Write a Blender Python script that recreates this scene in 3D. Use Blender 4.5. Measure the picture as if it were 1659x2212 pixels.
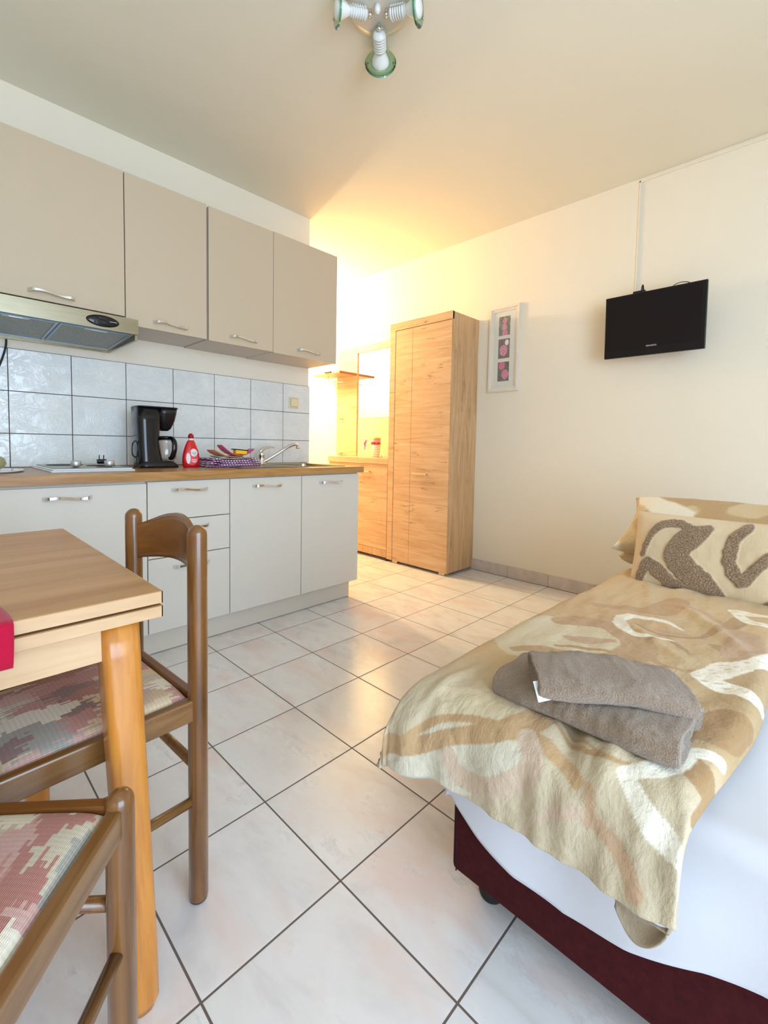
import bpy, bmesh, math, random
from mathutils import Vector, Matrix, noise
random.seed(7)
PI = math.pi
for o in list(bpy.data.objects): bpy.data.objects.remove(o)
SC = bpy.context.scene
COL = SC.collection

# ------------------------------------------------------------------ camera
T = 0.333
cam_d = bpy.data.cameras.new('camera'); cam = bpy.data.objects.new('camera', cam_d); COL.objects.link(cam)
yaw, pitch, roll = .7720, .0557, -.0182
cy, sy, cp, sp = math.cos(yaw), math.sin(yaw), math.cos(pitch), math.sin(pitch)
fw = Vector((cy*cp, sy*cp, -sp)); rt = Vector((sy, -cy, 0)); dn = fw.cross(rt)
r2 = rt*math.cos(roll) + dn*math.sin(roll); d2 = -rt*math.sin(roll) + dn*math.cos(roll)
M = Matrix(((r2.x, -d2.x, -fw.x), (r2.y, -d2.y, -fw.y), (r2.z, -d2.z, -fw.z))).to_4x4()
M.translation = Vector((-3.0083*T, -6.3117*T, 3.08*T))
cam.matrix_world = M
cam_d.sensor_fit = 'VERTICAL'; cam_d.sensor_height = 36; cam_d.sensor_width = 27
cam_d.lens = 982.66/2212*36; cam_d.shift_y = -88.69/2212; cam_d.clip_start = .02
SC.camera = cam

# ------------------------------------------------------------------ world, lights, exposure
SC.view_settings.view_transform = 'Standard'; SC.view_settings.look = 'None'
SC.view_settings.gamma = 1; SC.view_settings.use_curve_mapping = False
SC.view_settings.exposure = -0.40
W = bpy.data.worlds.new('sky'); SC.world = W; W.use_nodes = True
W.node_tree.nodes['Background'].inputs[0].default_value = (.56, .76, 1, 1)
W.node_tree.nodes['Background'].inputs[1].default_value = 3.0
def light(name, kind, loc, power, color, rot=(0, 0, 0), **kw):
    d = bpy.data.lights.new(name, kind); d.energy = power; d.color = color
    for k, v in kw.items(): setattr(d, k, v)
    o = bpy.data.objects.new(name, d); o.location = loc; o.rotation_euler = rot; COL.objects.link(o); return o
# daylight coming in at the balcony door behind the camera
light('window_daylight', 'AREA', (-.95, -4.30, 1.25), 172, (.60, .78, 1.0), (math.radians(76), 0, math.radians(-8)),
      shape='RECTANGLE', size=2.3, size_y=2.15)
# the bulb of the hallway, round the corner of the kitchen wall
light('hallway_bulb', 'POINT', (1.42, 2.15, 2.32), 172, (1.0, .76, .42), shadow_soft_size=.08)

# ------------------------------------------------------------------ helpers
def lin(c):
    c = c/255.0
    return c/12.92 if c <= .04045 else ((c+.055)/1.055)**2.4
def rgb(r, g, b): return (lin(r), lin(g), lin(b), 1)

class N:
    """small node-tree builder"""
    def __init__(s, name):
        s.m = bpy.data.materials.new(name); s.m.use_nodes = True
        s.t = s.m.node_tree; s.b = s.t.nodes['Principled BSDF']
    def n(s, kind, ins=None, **props):
        x = s.t.nodes.new(kind)
        for k, v in props.items(): setattr(x, k, v)
        for k, v in (ins or {}).items():
            if hasattr(v, 'is_output'): s.t.links.new(v, x.inputs[k])
            else: x.inputs[k].default_value = v
        return x
    def math(s, op, a, b=0.0, c=None, clamp=False):
        ins = {0: a, 1: b}
        if c is not None: ins[2] = c
        return s.n('ShaderNodeMath', ins, operation=op, use_clamp=clamp).outputs[0]
    def mix(s, f, a, b, mode='MIX'):
        x = s.n('ShaderNodeMix', {'Factor': f}, data_type='RGBA', blend_type=mode)
        for k, v in ((6, a), (7, b)):
            if hasattr(v, 'is_output'): s.t.links.new(v, x.inputs[k])
            else: x.inputs[k].default_value = v
        return x.outputs[2]
    def obj(s, scale=(1, 1, 1), loc=(0, 0, 0), rot=(0, 0, 0)):
        tc = s.n('ShaderNodeTexCoord')
        return s.n('ShaderNodeMapping', {'Vector': tc.outputs['Object'], 'Scale': scale, 'Location': loc, 'Rotation': rot}).outputs[0]
    def noise(s, vec, scale, detail=2, rough=.5, dist=0):
        return s.n('ShaderNodeTexNoise', {'Vector': vec, 'Scale': scale, 'Detail': detail, 'Roughness': rough, 'Distortion': dist})
    def ramp(s, fac, stops):
        r = s.n('ShaderNodeValToRGB', {'Fac': fac}); e = r.color_ramp.elements
        while len(e) < len(stops): e.new(.5)
        for i, (p, c) in enumerate(stops):
            e[i].position = p; e[i].color = c if len(c) == 4 else (*c, 1)
        return r.outputs[0]
    def set(s, **kw):
        for k, v in kw.items():
            k = {'base': 'Base Color', 'rough': 'Roughness', 'metal': 'Metallic', 'spec': 'Specular IOR Level', 'coat': 'Coat Weight',
                 'trans': 'Transmission Weight', 'sheen': 'Sheen Weight', 'normal': 'Normal', 'ior': 'IOR', 'alpha': 'Alpha',
                 'coatr': 'Coat Roughness', 'sss': 'Subsurface Weight'}[k]
            if hasattr(v, 'is_output'): s.t.links.new(v, s.b.inputs[k])
            else: s.b.inputs[k].default_value = v
        return s.m
    def bump(s, h, strength=.3, dist=.002):
        return s.n('ShaderNodeBump', {'Height': h, 'Strength': strength, 'Distance': dist}).outputs[0]

def plain(name, c, rough=.5, metal=0, var=.04, **kw):
    a = N(name)
    nz = a.noise(a.obj(), 9, 3)
    col = a.mix(a.math('MULTIPLY', nz.outputs[0], var*2), c, tuple(min(1, v*(1-.35)) for v in c[:3])+(1,))
    return a.set(base=col, rough=rough, metal=metal, **kw)

def B(): return bmesh.new()
def xf(vs, mat):
    for v in vs: v.co = mat @ v.co
def box(bm, x0, x1, y0, y1, z0, z1, bev=0, seg=2, mat=None):
    b = bmesh.new()
    r = bmesh.ops.create_cube(b, size=1)
    for v in b.verts:
        v.co = Vector(((x0+x1)/2+v.co.x*(x1-x0), (y0+y1)/2+v.co.y*(y1-y0), (z0+z1)/2+v.co.z*(z1-z0)))
    if bev: bmesh.ops.bevel(b, geom=b.edges[:], offset=bev, segments=seg, profile=.5, affect='EDGES')
    if mat: xf(b.verts, mat)
    join(bm, b); return bm
def join(bm, b, mat=None):
    vs = {}
    for v in b.verts: vs[v] = bm.verts.new(mat @ v.co if mat else v.co)
    for f in b.faces:
        try:
            g = bm.faces.new([vs[v] for v in f.verts]); g.smooth = f.smooth; g.material_index = f.material_index
        except ValueError: pass
    b.free(); return bm
def lathe(bm, prof, n=32, c=(0, 0, 0), mat=None, sx=1, sy=1):
    b = bmesh.new(); rings = []
    for r, z in prof:
        if r < 1e-6: rings.append([b.verts.new((0, 0, z))])
        else: rings.append([b.verts.new((r*sx*math.cos(2*PI*k/n), r*sy*math.sin(2*PI*k/n), z)) for k in range(n)])
    for A, C in zip(rings, rings[1:]):
        for k in range(n):
            if len(A) == 1 and len(C) == 1: continue
            if len(A) == 1: f = [A[0], C[k], C[(k+1) % n]]
            elif len(C) == 1: f = [A[k], A[(k+1) % n], C[0]]
            else: f = [A[k], A[(k+1) % n], C[(k+1) % n], C[k]]
            b.faces.new(f).smooth = True
    bmesh.ops.recalc_face_normals(b, faces=b.faces[:])
    m = Matrix.Translation(c)
    if mat: m = m @ mat
    return join(bm, b, m)
def tube(bm, pts, r, n=12, cap=True, flat=None, closed=False):
    """round (or flattened: flat=(a,b) half sizes) sweep along points"""
    P = [Vector(p) for p in pts]; rings = []
    up = Vector((0, 0, 1)); prev = None
    for i, p in enumerate(P):
        if closed: t = (P[(i+1) % len(P)]-P[i-1]).normalized()
        else: t = (P[min(i+1, len(P)-1)]-P[max(i-1, 0)]).normalized()
        if prev is None:
            s = t.cross(up)
            if s.length < 1e-3: s = t.cross(Vector((0, 1, 0)))
            s.normalize()
        else:
            s = prev - t*prev.dot(t); s.normalize()
        prev = s; q = s.cross(t)
        ra, rb = flat if flat else (r if not isinstance(r, (list, tuple)) else r[i],)*2
        rings.append([bm.verts.new(p + s*ra*math.cos(2*PI*k/n) + q*rb*math.sin(2*PI*k/n)) for k in range(n)])
    pairs = list(zip(rings, rings[1:]))
    if closed: pairs.append((rings[-1], rings[0]))
    for A, C in pairs:
        for k in range(n):
            bm.faces.new([A[k], A[(k+1) % n], C[(k+1) % n], C[k]]).smooth = True
    if cap and not closed:
        bm.faces.new(rings[0][::-1]); bm.faces.new(rings[-1])
    return bm
def smoothpath(pts, k=8):
    P = [Vector(p) for p in pts]; out = []
    for i in range(len(P)-1):
        a, b, c, d = P[max(i-1, 0)], P[i], P[i+1], P[min(i+2, len(P)-1)]
        for j in range(k):
            t = j/k
            out.append(.5*((2*b)+(-a+c)*t+(2*a-5*b+4*c-d)*t*t+(-a+3*b-3*c+d)*t**3))
    out.append(P[-1]); return out
def prism(bm, outline, axis, a, b, mat=None):
    """extrude a 2-D outline along axis (0,1,2) from a to b"""
    def pt(u, v, w):
        return {0: (w, u, v), 1: (u, w, v), 2: (u, v, w)}[axis]
    A = [bm.verts.new(pt(u, v, a)) for u, v in outline]; C = [bm.verts.new(pt(u, v, b)) for u, v in outline]
    n = len(A); fs = [bm.faces.new(A), bm.faces.new(C[::-1])]
    for k in range(n): fs.append(bm.faces.new([A[k], C[k], C[(k+1) % n], A[(k+1) % n]]))
    bmesh.ops.recalc_face_normals(bm, faces=fs)
    if mat: xf(A+C, mat)
    return bm
def grid(bm, nu, nv, fn, smooth=True):
    V = [[bm.verts.new(fn(i/(nu-1), j/(nv-1))) for j in range(nv)] for i in range(nu)]
    for i in range(nu-1):
        for j in range(nv-1):
            bm.faces.new([V[i][j], V[i+1][j], V[i+1][j+1], V[i][j+1]]).smooth = smooth
    return V

ORG = {}
def tag(o, label=None, cat=None, group=None, kind=None):
    if label: o['label'] = label
    if cat: o['category'] = cat
    if group: o['group'] = group
    if kind: o['kind'] = kind
    return o
def thing(name, label, cat, loc=(0, 0, 0), rz=0, group=None):
    o = bpy.data.objects.new(name, None); COL.objects.link(o); o.empty_display_size = .05
    o.location = loc; o.rotation_euler = (0, 0, rz)
    ORG[o] = Matrix.Translation(loc) @ Matrix.Rotation(rz, 4, 'Z')
    return tag(o, label, cat, group)
def obj(name, bm, mat, parent=None, label=None, local=False, smooth=False, base=None):
    """link a bmesh (world coordinates unless local) as one object"""
    me = bpy.data.meshes.new(name)
    if parent is not None and not local: xf(bm.verts, ORG[parent].inverted())
    off = None
    if parent is None and base is not None:
        off = Vector(base); xf(bm.verts, Matrix.Translation(-off))
    bm.to_mesh(me); bm.free()
    o = bpy.data.objects.new(name, me); COL.objects.link(o)
    for m in (mat if isinstance(mat, list) else [mat]): me.materials.append(m)
    if smooth:
        for p in me.polygons: p.use_smooth = True
    if parent is not None: o.parent = parent; ORG[o] = ORG[parent]
    else:
        if off is not None: o.location = off
        ORG[o] = Matrix.Translation(off) if off is not None else Matrix.Identity(4)
    if label: o['label'] = label
    return o
def struct(name, bm, mat): return tag(obj(name, bm, mat), kind='structure')
def dup(src, loc, rz, label):
    r = src.copy(); COL.objects.link(r); r.location = loc; r.rotation_euler = (0, 0, rz); r['label'] = label
    for ch in list(src.children):
        c = ch.copy(); COL.objects.link(c); c.parent = r
        for g in ch.children:
            d = g.copy(); COL.objects.link(d); d.parent = c
    return r
def text_bm(body, size, mat, depth=.0004):
    cu = bpy.data.curves.new('lettering', 'FONT'); cu.body = body; cu.size = size; cu.extrude = depth
    cu.align_x = 'CENTER'; cu.align_y = 'CENTER'; cu.resolution_u = 2
    to = bpy.data.objects.new('lettering', cu); COL.objects.link(to)
    dg = bpy.context.evaluated_depsgraph_get(); me = bpy.data.meshes.new_from_object(to.evaluated_get(dg))
    b = bmesh.new(); b.from_mesh(me); xf(b.verts, mat)
    bpy.data.objects.remove(to); bpy.data.meshes.remove(me); bpy.data.curves.remove(cu)
    return b
def sn(x, y, z, sc, k=0): return noise.noise(Vector((x*sc+k*7.3, y*sc+k*3.1, z*sc+k*5.7)))
def sstep(a, b, x):
    t = max(0, min(1, (x-a)/(b-a))); return t*t*(3-2*t)

# ------------------------------------------------------------------ materials
def m_wall(name, c):
    a = N(name); v = a.obj()
    n1 = a.noise(v, 90, 4, .6); n2 = a.noise(v, 1.3, 2)
    col = a.mix(n2.outputs[0], c, tuple(x*.97 for x in c[:3])+(1,))
    return a.set(base=col, rough=.85, spec=.2, normal=a.bump(n1.outputs[0], .25, .003))
M_WALL = m_wall('white_plaster', rgb(241, 230, 210))
M_CEIL = m_wall('ceiling_plaster', rgb(238, 230, 210))

def m_floor():
    a = N('marbled_floor_tile'); tc = a.n('ShaderNodeTexCoord').outputs['Object']
    sep = a.n('ShaderNodeSeparateXYZ', {0: tc})
    def line(c):
        f = a.math('FRACT', a.math('ADD', a.math('DIVIDE', c, T), 100.5))
        return a.math('ABSOLUTE', a.math('SUBTRACT', f, .5))
    dx, dy = line(sep.outputs[0]), line(sep.outputs[1])
    d = a.math('MINIMUM', dx, dy)
    g = a.math('LESS_THAN', d, .0068)
    edge = a.math('SMOOTH_MIN', d, .02, .01)
    cell = a.n('ShaderNodeVectorMath', {0: a.n('ShaderNodeVectorMath', {0: tc, 1: (1/T, 1/T, 0)}, operation='MULTIPLY').outputs[0]}, operation='FLOOR')
    # random offset per tile keeps the marbling from running across joints
    fl = a.n('ShaderNodeCombineXYZ', {0: a.math('ROUND', a.math('DIVIDE', sep.outputs[0], T)), 1: a.math('ROUND', a.math('DIVIDE', sep.outputs[1], T)), 2: 0.0})
    flr = a.n('ShaderNodeCombineXYZ', {0: a.math('FLOOR', a.math('DIVIDE', sep.outputs[0], T)), 1: a.math('FLOOR', a.math('DIVIDE', sep.outputs[1], T)), 2: 0.0})
    wn = a.n('ShaderNodeTexWhiteNoise', {'Vector': flr.outputs[0]})
    off = a.n('ShaderNodeVectorMath', {0: wn.outputs['Color'], 1: (9, 9, 9)}, operation='MULTIPLY').outputs[0]
    v = a.n('ShaderNodeVectorMath', {0: tc, 1: off}, operation='ADD').outputs[0]
    vs = a.n('ShaderNodeMapping', {'Vector': v, 'Scale': (1, .45, 1), 'Rotation': (0, 0, .9)}).outputs[0]
    c1 = a.noise(vs, 7, 5, .6, .6); c2 = a.noise(vs, 11, 6, .75, .3); c3 = a.noise(vs, 6.5, 4, .6, .3)
    col = a.ramp(c1.outputs[0], [(.28, rgb(214, 208, 206)), (.45, rgb(231, 226, 224)), (.62, rgb(237, 234, 232)), (.78, rgb(225, 221, 220))])
    pink = a.ramp(c3.outputs[0], [(.5, (0, 0, 0)), (.68, (1, 1, 1))])
    col = a.mix(a.math('MULTIPLY', pink, .7), col, rgb(233, 209, 200))
    vein = a.math('SUBTRACT', 1.0, a.math('MULTIPLY', a.math('ABSOLUTE', a.math('SUBTRACT', c2.outputs[0], .5)), 22), clamp=True)
    col = a.mix(a.math('MULTIPLY', vein, a.math('MULTIPLY', a.ramp(c1.outputs[0], [(.52, (0, 0, 0)), (.66, (1, 1, 1))]), .30)), col, rgb(158, 148, 150))
    col = a.mix(a.math('MULTIPLY', wn.outputs['Value'], .05), col, rgb(190, 178, 170))
    col = a.mix(g, col, rgb(104, 92, 86))
    rough = a.math('ADD', a.math('MULTIPLY', g, .5), a.math('ADD', .20, a.math('MULTIPLY', c1.outputs[0], .1)))
    return a.set(base=col, rough=rough, spec=.55, normal=a.bump(a.math('ADD', edge, a.math('MULTIPLY', c1.outputs[0], .002)), .6, .03))
M_FLOOR = m_floor()

def m_skirt():
    a = N('skirting_tile'); v = a.obj(); n1 = a.noise(v, 8, 5, .6, .6)
    col = a.ramp(n1.outputs[0], [(.3, rgb(196, 180, 170)), (.7, rgb(220, 206, 194))])
    return a.set(base=col, rough=.35)
M_SKIRT = m_skirt()

def m_walltile():
    a = N('glazed_wall_tile'); v = a.obj()
    n1 = a.noise(v, 6, 4, .55, .5); n2 = a.noise(a.obj((1, 1, 1.6)), 9, 6, .65, 1.5)
    vein = a.math('SUBTRACT', 1.0, a.math('MULTIPLY', a.math('ABSOLUTE', a.math('SUBTRACT', n2.outputs[0], .5)), 16), clamp=True)
    col = a.ramp(n1.outputs[0], [(.3, rgb(222, 223, 220)), (.7, rgb(234, 234, 230))])
    col = a.mix(a.math('MULTIPLY', vein, .14), col, rgb(180, 184, 186))
    n3 = a.noise(v, 14, 3, .5)
    return a.set(base=col, rough=.12, spec=.6, normal=a.bump(a.math('ADD', n3.outputs[0], a.math('MULTIPLY', vein, .25)), .25, .006))
M_TILE = m_walltile()
M_GROUT = plain('wall_grout', rgb(92, 84, 88), .9)

def m_laminate(name, c):
    a = N(name); v = a.obj((1, 1, 9)); n1 = a.noise(v, 60, 3, .6); n2 = a.noise(a.obj(), 400, 2)
    col = a.mix(a.math('MULTIPLY', n1.outputs[0], .25), c, tuple(x*.86 for x in c[:3])+(1,))
    return a.set(base=col, rough=.42, spec=.35, normal=a.bump(n2.outputs[0], .08, .001))
M_CAB = m_laminate('lower_front_laminate', rgb(216, 207, 195))  # lower fronts toned lighter and greyer than the upper ones
M_CABU = m_laminate('upper_front_laminate', rgb(204, 184, 158))
M_CABIN = plain('cabinet_carcass', rgb(214, 206, 194), .6)
M_GAP = plain('dark_recess', rgb(70, 62, 62), .9)
M_PLINTH = m_laminate('plinth_laminate', rgb(212, 200, 184))

def m_oak(name, horiz, lo, mid, hi, crack=(112, 74, 40), blocks=True, fine=1.0):
    """grain along local Y when horiz, else along Z"""
    a = N(name); tc = a.n('ShaderNodeTexCoord').outputs['Object']
    sep = a.n('ShaderNodeSeparateXYZ', {0: tc})
    across = sep.outputs[2] if horiz else sep.outputs[1]
    along = sep.outputs[1] if horiz else sep.outputs[2]
    k = a.math('FLOOR', a.math('MULTIPLY', a.math('ADD', across, a.math('MULTIPLY', sep.outputs[0], 1.0)), 5.2 if blocks else 1.0))
    wn = a.n('ShaderNodeTexWhiteNoise', {'W': k}, noise_dimensions='1D')
    comb = a.n('ShaderNodeCombineXYZ', {0: a.math('MULTIPLY', across, 1.0), 1: a.math('ADD', a.math('MULTIPLY', along, .075), a.math('MULTIPLY', wn.outputs['Value'], 7.0)), 2: a.math('ADD', a.math('MULTIPLY', sep.outputs[0], 1.0), 3.0)})
    v = comb.outputs[0]
    g1 = a.noise(v, 22*fine, 6, .65, 1.2); g2 = a.noise(v, 110*fine, 3, .6, .4); g3 = a.noise(v, 9*fine, 3, .5, 2.2)
    col = a.ramp(g1.outputs[0], [(.30, rgb(*lo)), (.5, rgb(*mid)), (.72, rgb(*hi))])
    col = a.mix(a.math('MULTIPLY', g2.outputs[0], .30), col, rgb(*lo))
    cr = a.math('SUBTRACT', 1.0, a.math('MULTIPLY', a.math('ABSOLUTE', a.math('SUBTRACT', g3.outputs[0], .5)), 60), clamp=True)
    msk = a.noise(a.n('ShaderNodeCombineXYZ', {0: a.math('MULTIPLY', across, 1.0), 1: a.math('MULTIPLY', along, .6), 2: wn.outputs['Value']}).outputs[0], 9, 2)
    cr = a.math('MULTIPLY', cr, a.ramp(msk.outputs[0], [(.52, (0, 0, 0)), (.64, (1, 1, 1))]))
    col = a.mix(a.math('MULTIPLY', cr, .75), col, rgb(*crack))
    col = a.mix(a.math('MULTIPLY', wn.outputs['Value'], .14), col, rgb(*lo))
    return a.set(base=col, rough=.48, spec=.3, normal=a.bump(a.math('SUBTRACT', g2.outputs[0], cr), .2, .001))
M_OAKH = m_oak('san_remo_oak_crosswise', True, (192, 150, 110), (214, 178, 138), (228, 198, 160))
M_OAKV = m_oak('san_remo_oak_upright', False, (180, 138, 96), (206, 166, 122), (222, 188, 146), blocks=False)
M_OAKF = m_oak('oak_frame', True, (196, 154, 114), (214, 176, 136), (226, 192, 154), blocks=False)
def m_wood(name, axis, lo, mid, hi, rough=.4, coat=0, sc=1.0, bs=.15):
    a = N(name); s = [1.0, 1.0, 1.0]; s[axis] = .09
    v = a.obj(tuple(s)); g1 = a.noise(v, 30*sc, 5, .6, 1.0); g2 = a.noise(v, 160*sc, 3, .6, .3); g3 = a.noise(a.obj(), 5, 2)
    col = a.ramp(g1.outputs[0], [(.28, rgb(*lo)), (.5, rgb(*mid)), (.75, rgb(*hi))])
    col = a.mix(a.math('MULTIPLY', g2.outputs[0], .35), col, rgb(*lo))
    col = a.mix(a.math('MULTIPLY', g3.outputs[0], .18), col, rgb(*mid))
    return a.set(base=col, rough=rough, spec=.45, coat=coat, coatr=.15, normal=a.bump(g2.outputs[0], bs, .0008))
M_WORK = m_wood('worktop_oak_laminate', 0, (138, 92, 42), (182, 132, 74), (204, 158, 100), .32)
M_TABLE = m_wood('beech_table_top', 0, (172, 124, 78), (198, 150, 102), (214, 170, 124), .38, sc=.5)
M_TEDGE = m_wood('beech_table_edge', 0, (196, 154, 112), (212, 174, 132), (222, 188, 148), .45, sc=.6)
M_TLEG = m_wood('honey_beech_leg', 2, (176, 104, 34), (204, 132, 52), (218, 152, 72), .32, coat=.4)
M_CHAIR = m_wood('walnut_stained_beech', 2, (76, 45, 17), (118, 74, 33), (146, 98, 49), .28, coat=.6)
M_CHAIRX = m_wood('walnut_stained_rail', 0, (90, 58, 26), (128, 87, 44), (154, 112, 64), .3, coat=.5)
M_CHAIRB = m_wood('walnut_stained_backrest', 1, (88, 50, 18), (126, 76, 32), (148, 94, 44), .3, coat=.5, sc=.6)

M_CHROME = plain('chrome', rgb(225, 225, 228), .12, 1, var=.01)
M_SATIN = plain('satin_nickel', rgb(205, 198, 182), .3, 1, var=.02)
def m_steel():
    a = N('brushed_steel'); v = a.obj((.05, 1, 1)); n1 = a.noise(v, 220, 3)
    return a.set(base=a.mix(n1.outputs[0], rgb(140, 132, 112), rgb(168, 158, 134)), rough=.3, metal=1, normal=a.bump(n1.outputs[0], .12, .0006))
M_STEEL = m_steel()
def m_mesh():
    a = N('aluminium_filter_mesh'); v = a.obj()
    ck = a.n('ShaderNodeTexVoronoi', {'Vector': v, 'Scale': 330.0})
    col = a.mix(ck.outputs['Distance'], rgb(88, 92, 88), rgb(186, 188, 180))
    return a.set(base=col, rough=.5, metal=.6, normal=a.bump(ck.outputs['Distance'], .5, .001))
M_FILTER = m_mesh()
M_BLUEAL = plain('filter_frame_aluminium', rgb(140, 160, 180), .3, .9)
M_BLACK = plain('black_plastic', rgb(22, 20, 24), .3)
M_BLACKG = plain('black_gloss_plastic', rgb(12, 12, 20), .16)
M_BLACKM = plain('black_rubber', rgb(26, 24, 24), .7)
M_WHITEP = plain('white_plastic', rgb(232, 230, 224), .35)
M_CREAM = plain('cream_plastic', rgb(232, 216, 178), .35)
M_ENAMEL = plain('white_enamel', rgb(226, 228, 230), .15, coat=.6)
M_HOTPL = plain('cast_iron_hotplate', rgb(44, 42, 42), .6)
M_RED = plain('red_plastic', rgb(214, 16, 26), .22, coat=.4, sss=.0)
M_DRED = plain('dark_red_plastic', rgb(168, 8, 26), .3)
M_LABEL = plain('label_white', rgb(240, 232, 232), .5)
M_LPINK = plain('label_pink', rgb(232, 84, 92), .5)
M_NAVY = plain('navy_print', rgb(40, 44, 92), .5)
def glass(name, c, rough=.02, ior=1.45):
    a = N(name); return a.set(base=c, rough=rough, trans=1.0, ior=ior)
M_GLASS = glass('clear_glass', (1, 1, 1, 1))
M_GREENG = glass('greenish_glass', rgb(170, 222, 196), .08)
M_FRAMEW = plain('white_painted_frame', rgb(238, 226, 210), .5, var=.1)
M_MAT = plain('cream_picture_mat', rgb(226, 222, 208), .8)
M_SCREEN = plain('tv_screen_black', rgb(22, 15, 17), .4, spec=.2)
M_TVB = plain('tv_bezel_black', rgb(18, 13, 15), .3, spec=.3)
M_SILVER = plain('silver_lettering', rgb(220, 220, 224), .3, .3)

def cloth_mat(name, c1, c2, scale=500, bump=.3, rough=.9, sheen=.2, bdist=.0015):
    a = N(name); n1 = a.noise(a.obj(), scale, 3, .7); n2 = a.noise(a.obj(), 14, 3)
    col = a.mix(n1.outputs[0], c1, c2); col = a.mix(a.math('MULTIPLY', n2.outputs[0], .2), col, c2)
    return a.set(base=col, rough=rough, sheen=sheen, spec=.15, normal=a.bump(n1.outputs[0], bump, bdist))
M_SHEET = cloth_mat('white_cotton_sheet', rgb(220, 219, 224), rgb(210, 208, 216), 700, .08)
M_BASE = cloth_mat('burgundy_upholstery', rgb(84, 28, 30), rgb(44, 12, 16), 60, .25, .95, 0.0)
M_TOWEL = cloth_mat('taupe_terry', rgb(188, 158, 130), rgb(112, 90, 72), 300, 1.0, .95, .5, .006)
M_REDCL = cloth_mat('crimson_tablecloth', rgb(196, 22, 62), rgb(164, 12, 46), 500, .1)
def vcol_mat(name, nm, bump=.25, scale=500, rough=.88, sheen=.15, bd=.0015, crinkle=.4):
    a = N(name); at = a.n('ShaderNodeAttribute', attribute_name=nm)
    n1 = a.noise(a.obj(), scale, 3, .7); n2 = a.noise(a.obj((1, 1, 1)), 60, 4, .7)
    col = a.mix(a.math('MULTIPLY', n1.outputs[0], .22), at.outputs['Color'], rgb(120, 98, 72))
    col = a.mix(a.math('MULTIPLY', n2.outputs[0], .12), col, rgb(245, 232, 210))
    n4 = a.noise(a.obj((1, 1.5, 1)), 17, 5, .6, .25)
    fine = a.bump(n1.outputs[0], bump, bd)
    cr = a.n('ShaderNodeBump', {'Height': n4.outputs[0], 'Strength': crinkle, 'Distance': .02, 'Normal': fine}).outputs[0]
    return a.set(base=col, rough=rough, sheen=sheen, spec=.2, normal=cr)
M_DUVET = vcol_mat('swirl_print_cotton', 'print')
M_CUSH = vcol_mat('tufted_cushion_cover', 'print', .8, 420, .95, .4, .004, .15)

# ================================================================== SETTING
XR, YK, XE = 2.245, .76, 1.105      # right wall, kitchen wall, end of kitchen wall
YW, XL, YH = -4.2, -2.4, 3.1        # window wall, left wall, hallway end
b = B(); box(b, XL-.1, XR+.1, YW-.3, YH+.1, -.1, 0); struct('floor', b, M_FLOOR)
def ceil_z(x, y): return 2.703 + .039*sstep(.9, 2.245, x)
b = B()
V = grid(b, 60, 60, lambda u, v: Vector((XL-.1+u*(XR-XL+.2), YW-.2+v*(YH-YW+.3), ceil_z(XL-.1+u*(XR-XL+.2), 0))), True)
top = bmesh.ops.extrude_face_region(b, geom=b.faces[:])
for g in top['geom']:
    if isinstance(g, bmesh.types.BMVert): g.co.z = 2.95
bmesh.ops.recalc_face_normals(b, faces=b.faces[:])
struct('ceiling', b, M_CEIL)
b = B(); box(b, XR, XR+.12, YW-.12, YH+.1, 0, 2.9); struct('wall_right', b, M_WALL)
b = B(); box(b, XL-.12, XL, YW-.12, YK+.1, 0, 2.9); struct('wall_left', b, M_WALL)
# kitchen wall with a rounded plaster corner, running back along the hallway
b = B()
out = [(XL-.12, YK), (XE-.02, YK)]
for k in range(1, 7):
    t = -PI/2 + PI/2*k/6; out.append((XE-.02+.02*math.cos(t), YK+.02+.02*math.sin(t)))
out += [(XE, YH+.1), (XL-.12, YH+.1)]
prism(b, out, 2, 0, 2.9); struct('wall_back', b, M_WALL)
b = B(); box(b, XE, XR, YH, YH+.1, 0, 2.9); struct('wall_hallway', b, M_WALL)
# window wall behind the camera: opening x -2.1..0.2
b = B()
box(b, XL-.12, -2.1, YW-.12, YW, 0, 2.9); box(b, .2, XR+.12, YW-.12, YW, 0, 2.9); box(b, -2.1, .2, YW-.12, YW, 2.32, 2.9)
struct('wall_front', b, M_WALL)
b = B()
for x0, x1, z0, z1 in ((-2.1, -2.04, 0, 2.32), (.14, .2, 0, 2.32), (-1.0, -.9, .06, 2.26), (-2.04, .14, 0, .08), (-2.04, .14, 2.25, 2.32)):
    box(b, x0, x1, YW-.09, YW-.03, z0, z1, .004)
w1 = struct('window_1', b, M_WHITEP)
# skirting tiles on the right wall (joints in line with the floor)
b = B(); ed = [.02]+[-T*k for k in range(1, 12)]
for a_, c_ in zip(ed, ed[1:]):
    box(b, XR-.010, XR, max(c_, YW)+.0012, a_-.0012, .003, .092, .0015)
struct('baseboard_right', b, M_SKIRT)
b = B(); box(b, XR-.007, XR, YW, .02, 0, .0885); struct('trim_1', b, M_GROUT)
# glazed tiles over the worktop
xs = [-.427-.2585*4+.2585*k for k in range(10)]; xs = [x for x in xs if x > XL] + [XE-.003]
zs = [.886, 1.052, 1.258, 1.464]
b = B()
for x0, x1 in zip(xs, xs[1:]):
    if x1-x0 < .03: continue
    for z0, z1 in zip(zs, zs[1:]):
        box(b, x0+.0018, x1-.0018, YK-.008, YK, z0+.0018, z1-.0018, .0012)
struct('trim_2', b, M_TILE)
b = B(); box(b, XL, XE-.003, YK-.0062, YK, .886, 1.4645); struct('trim_3', b, M_GROUT)
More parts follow.
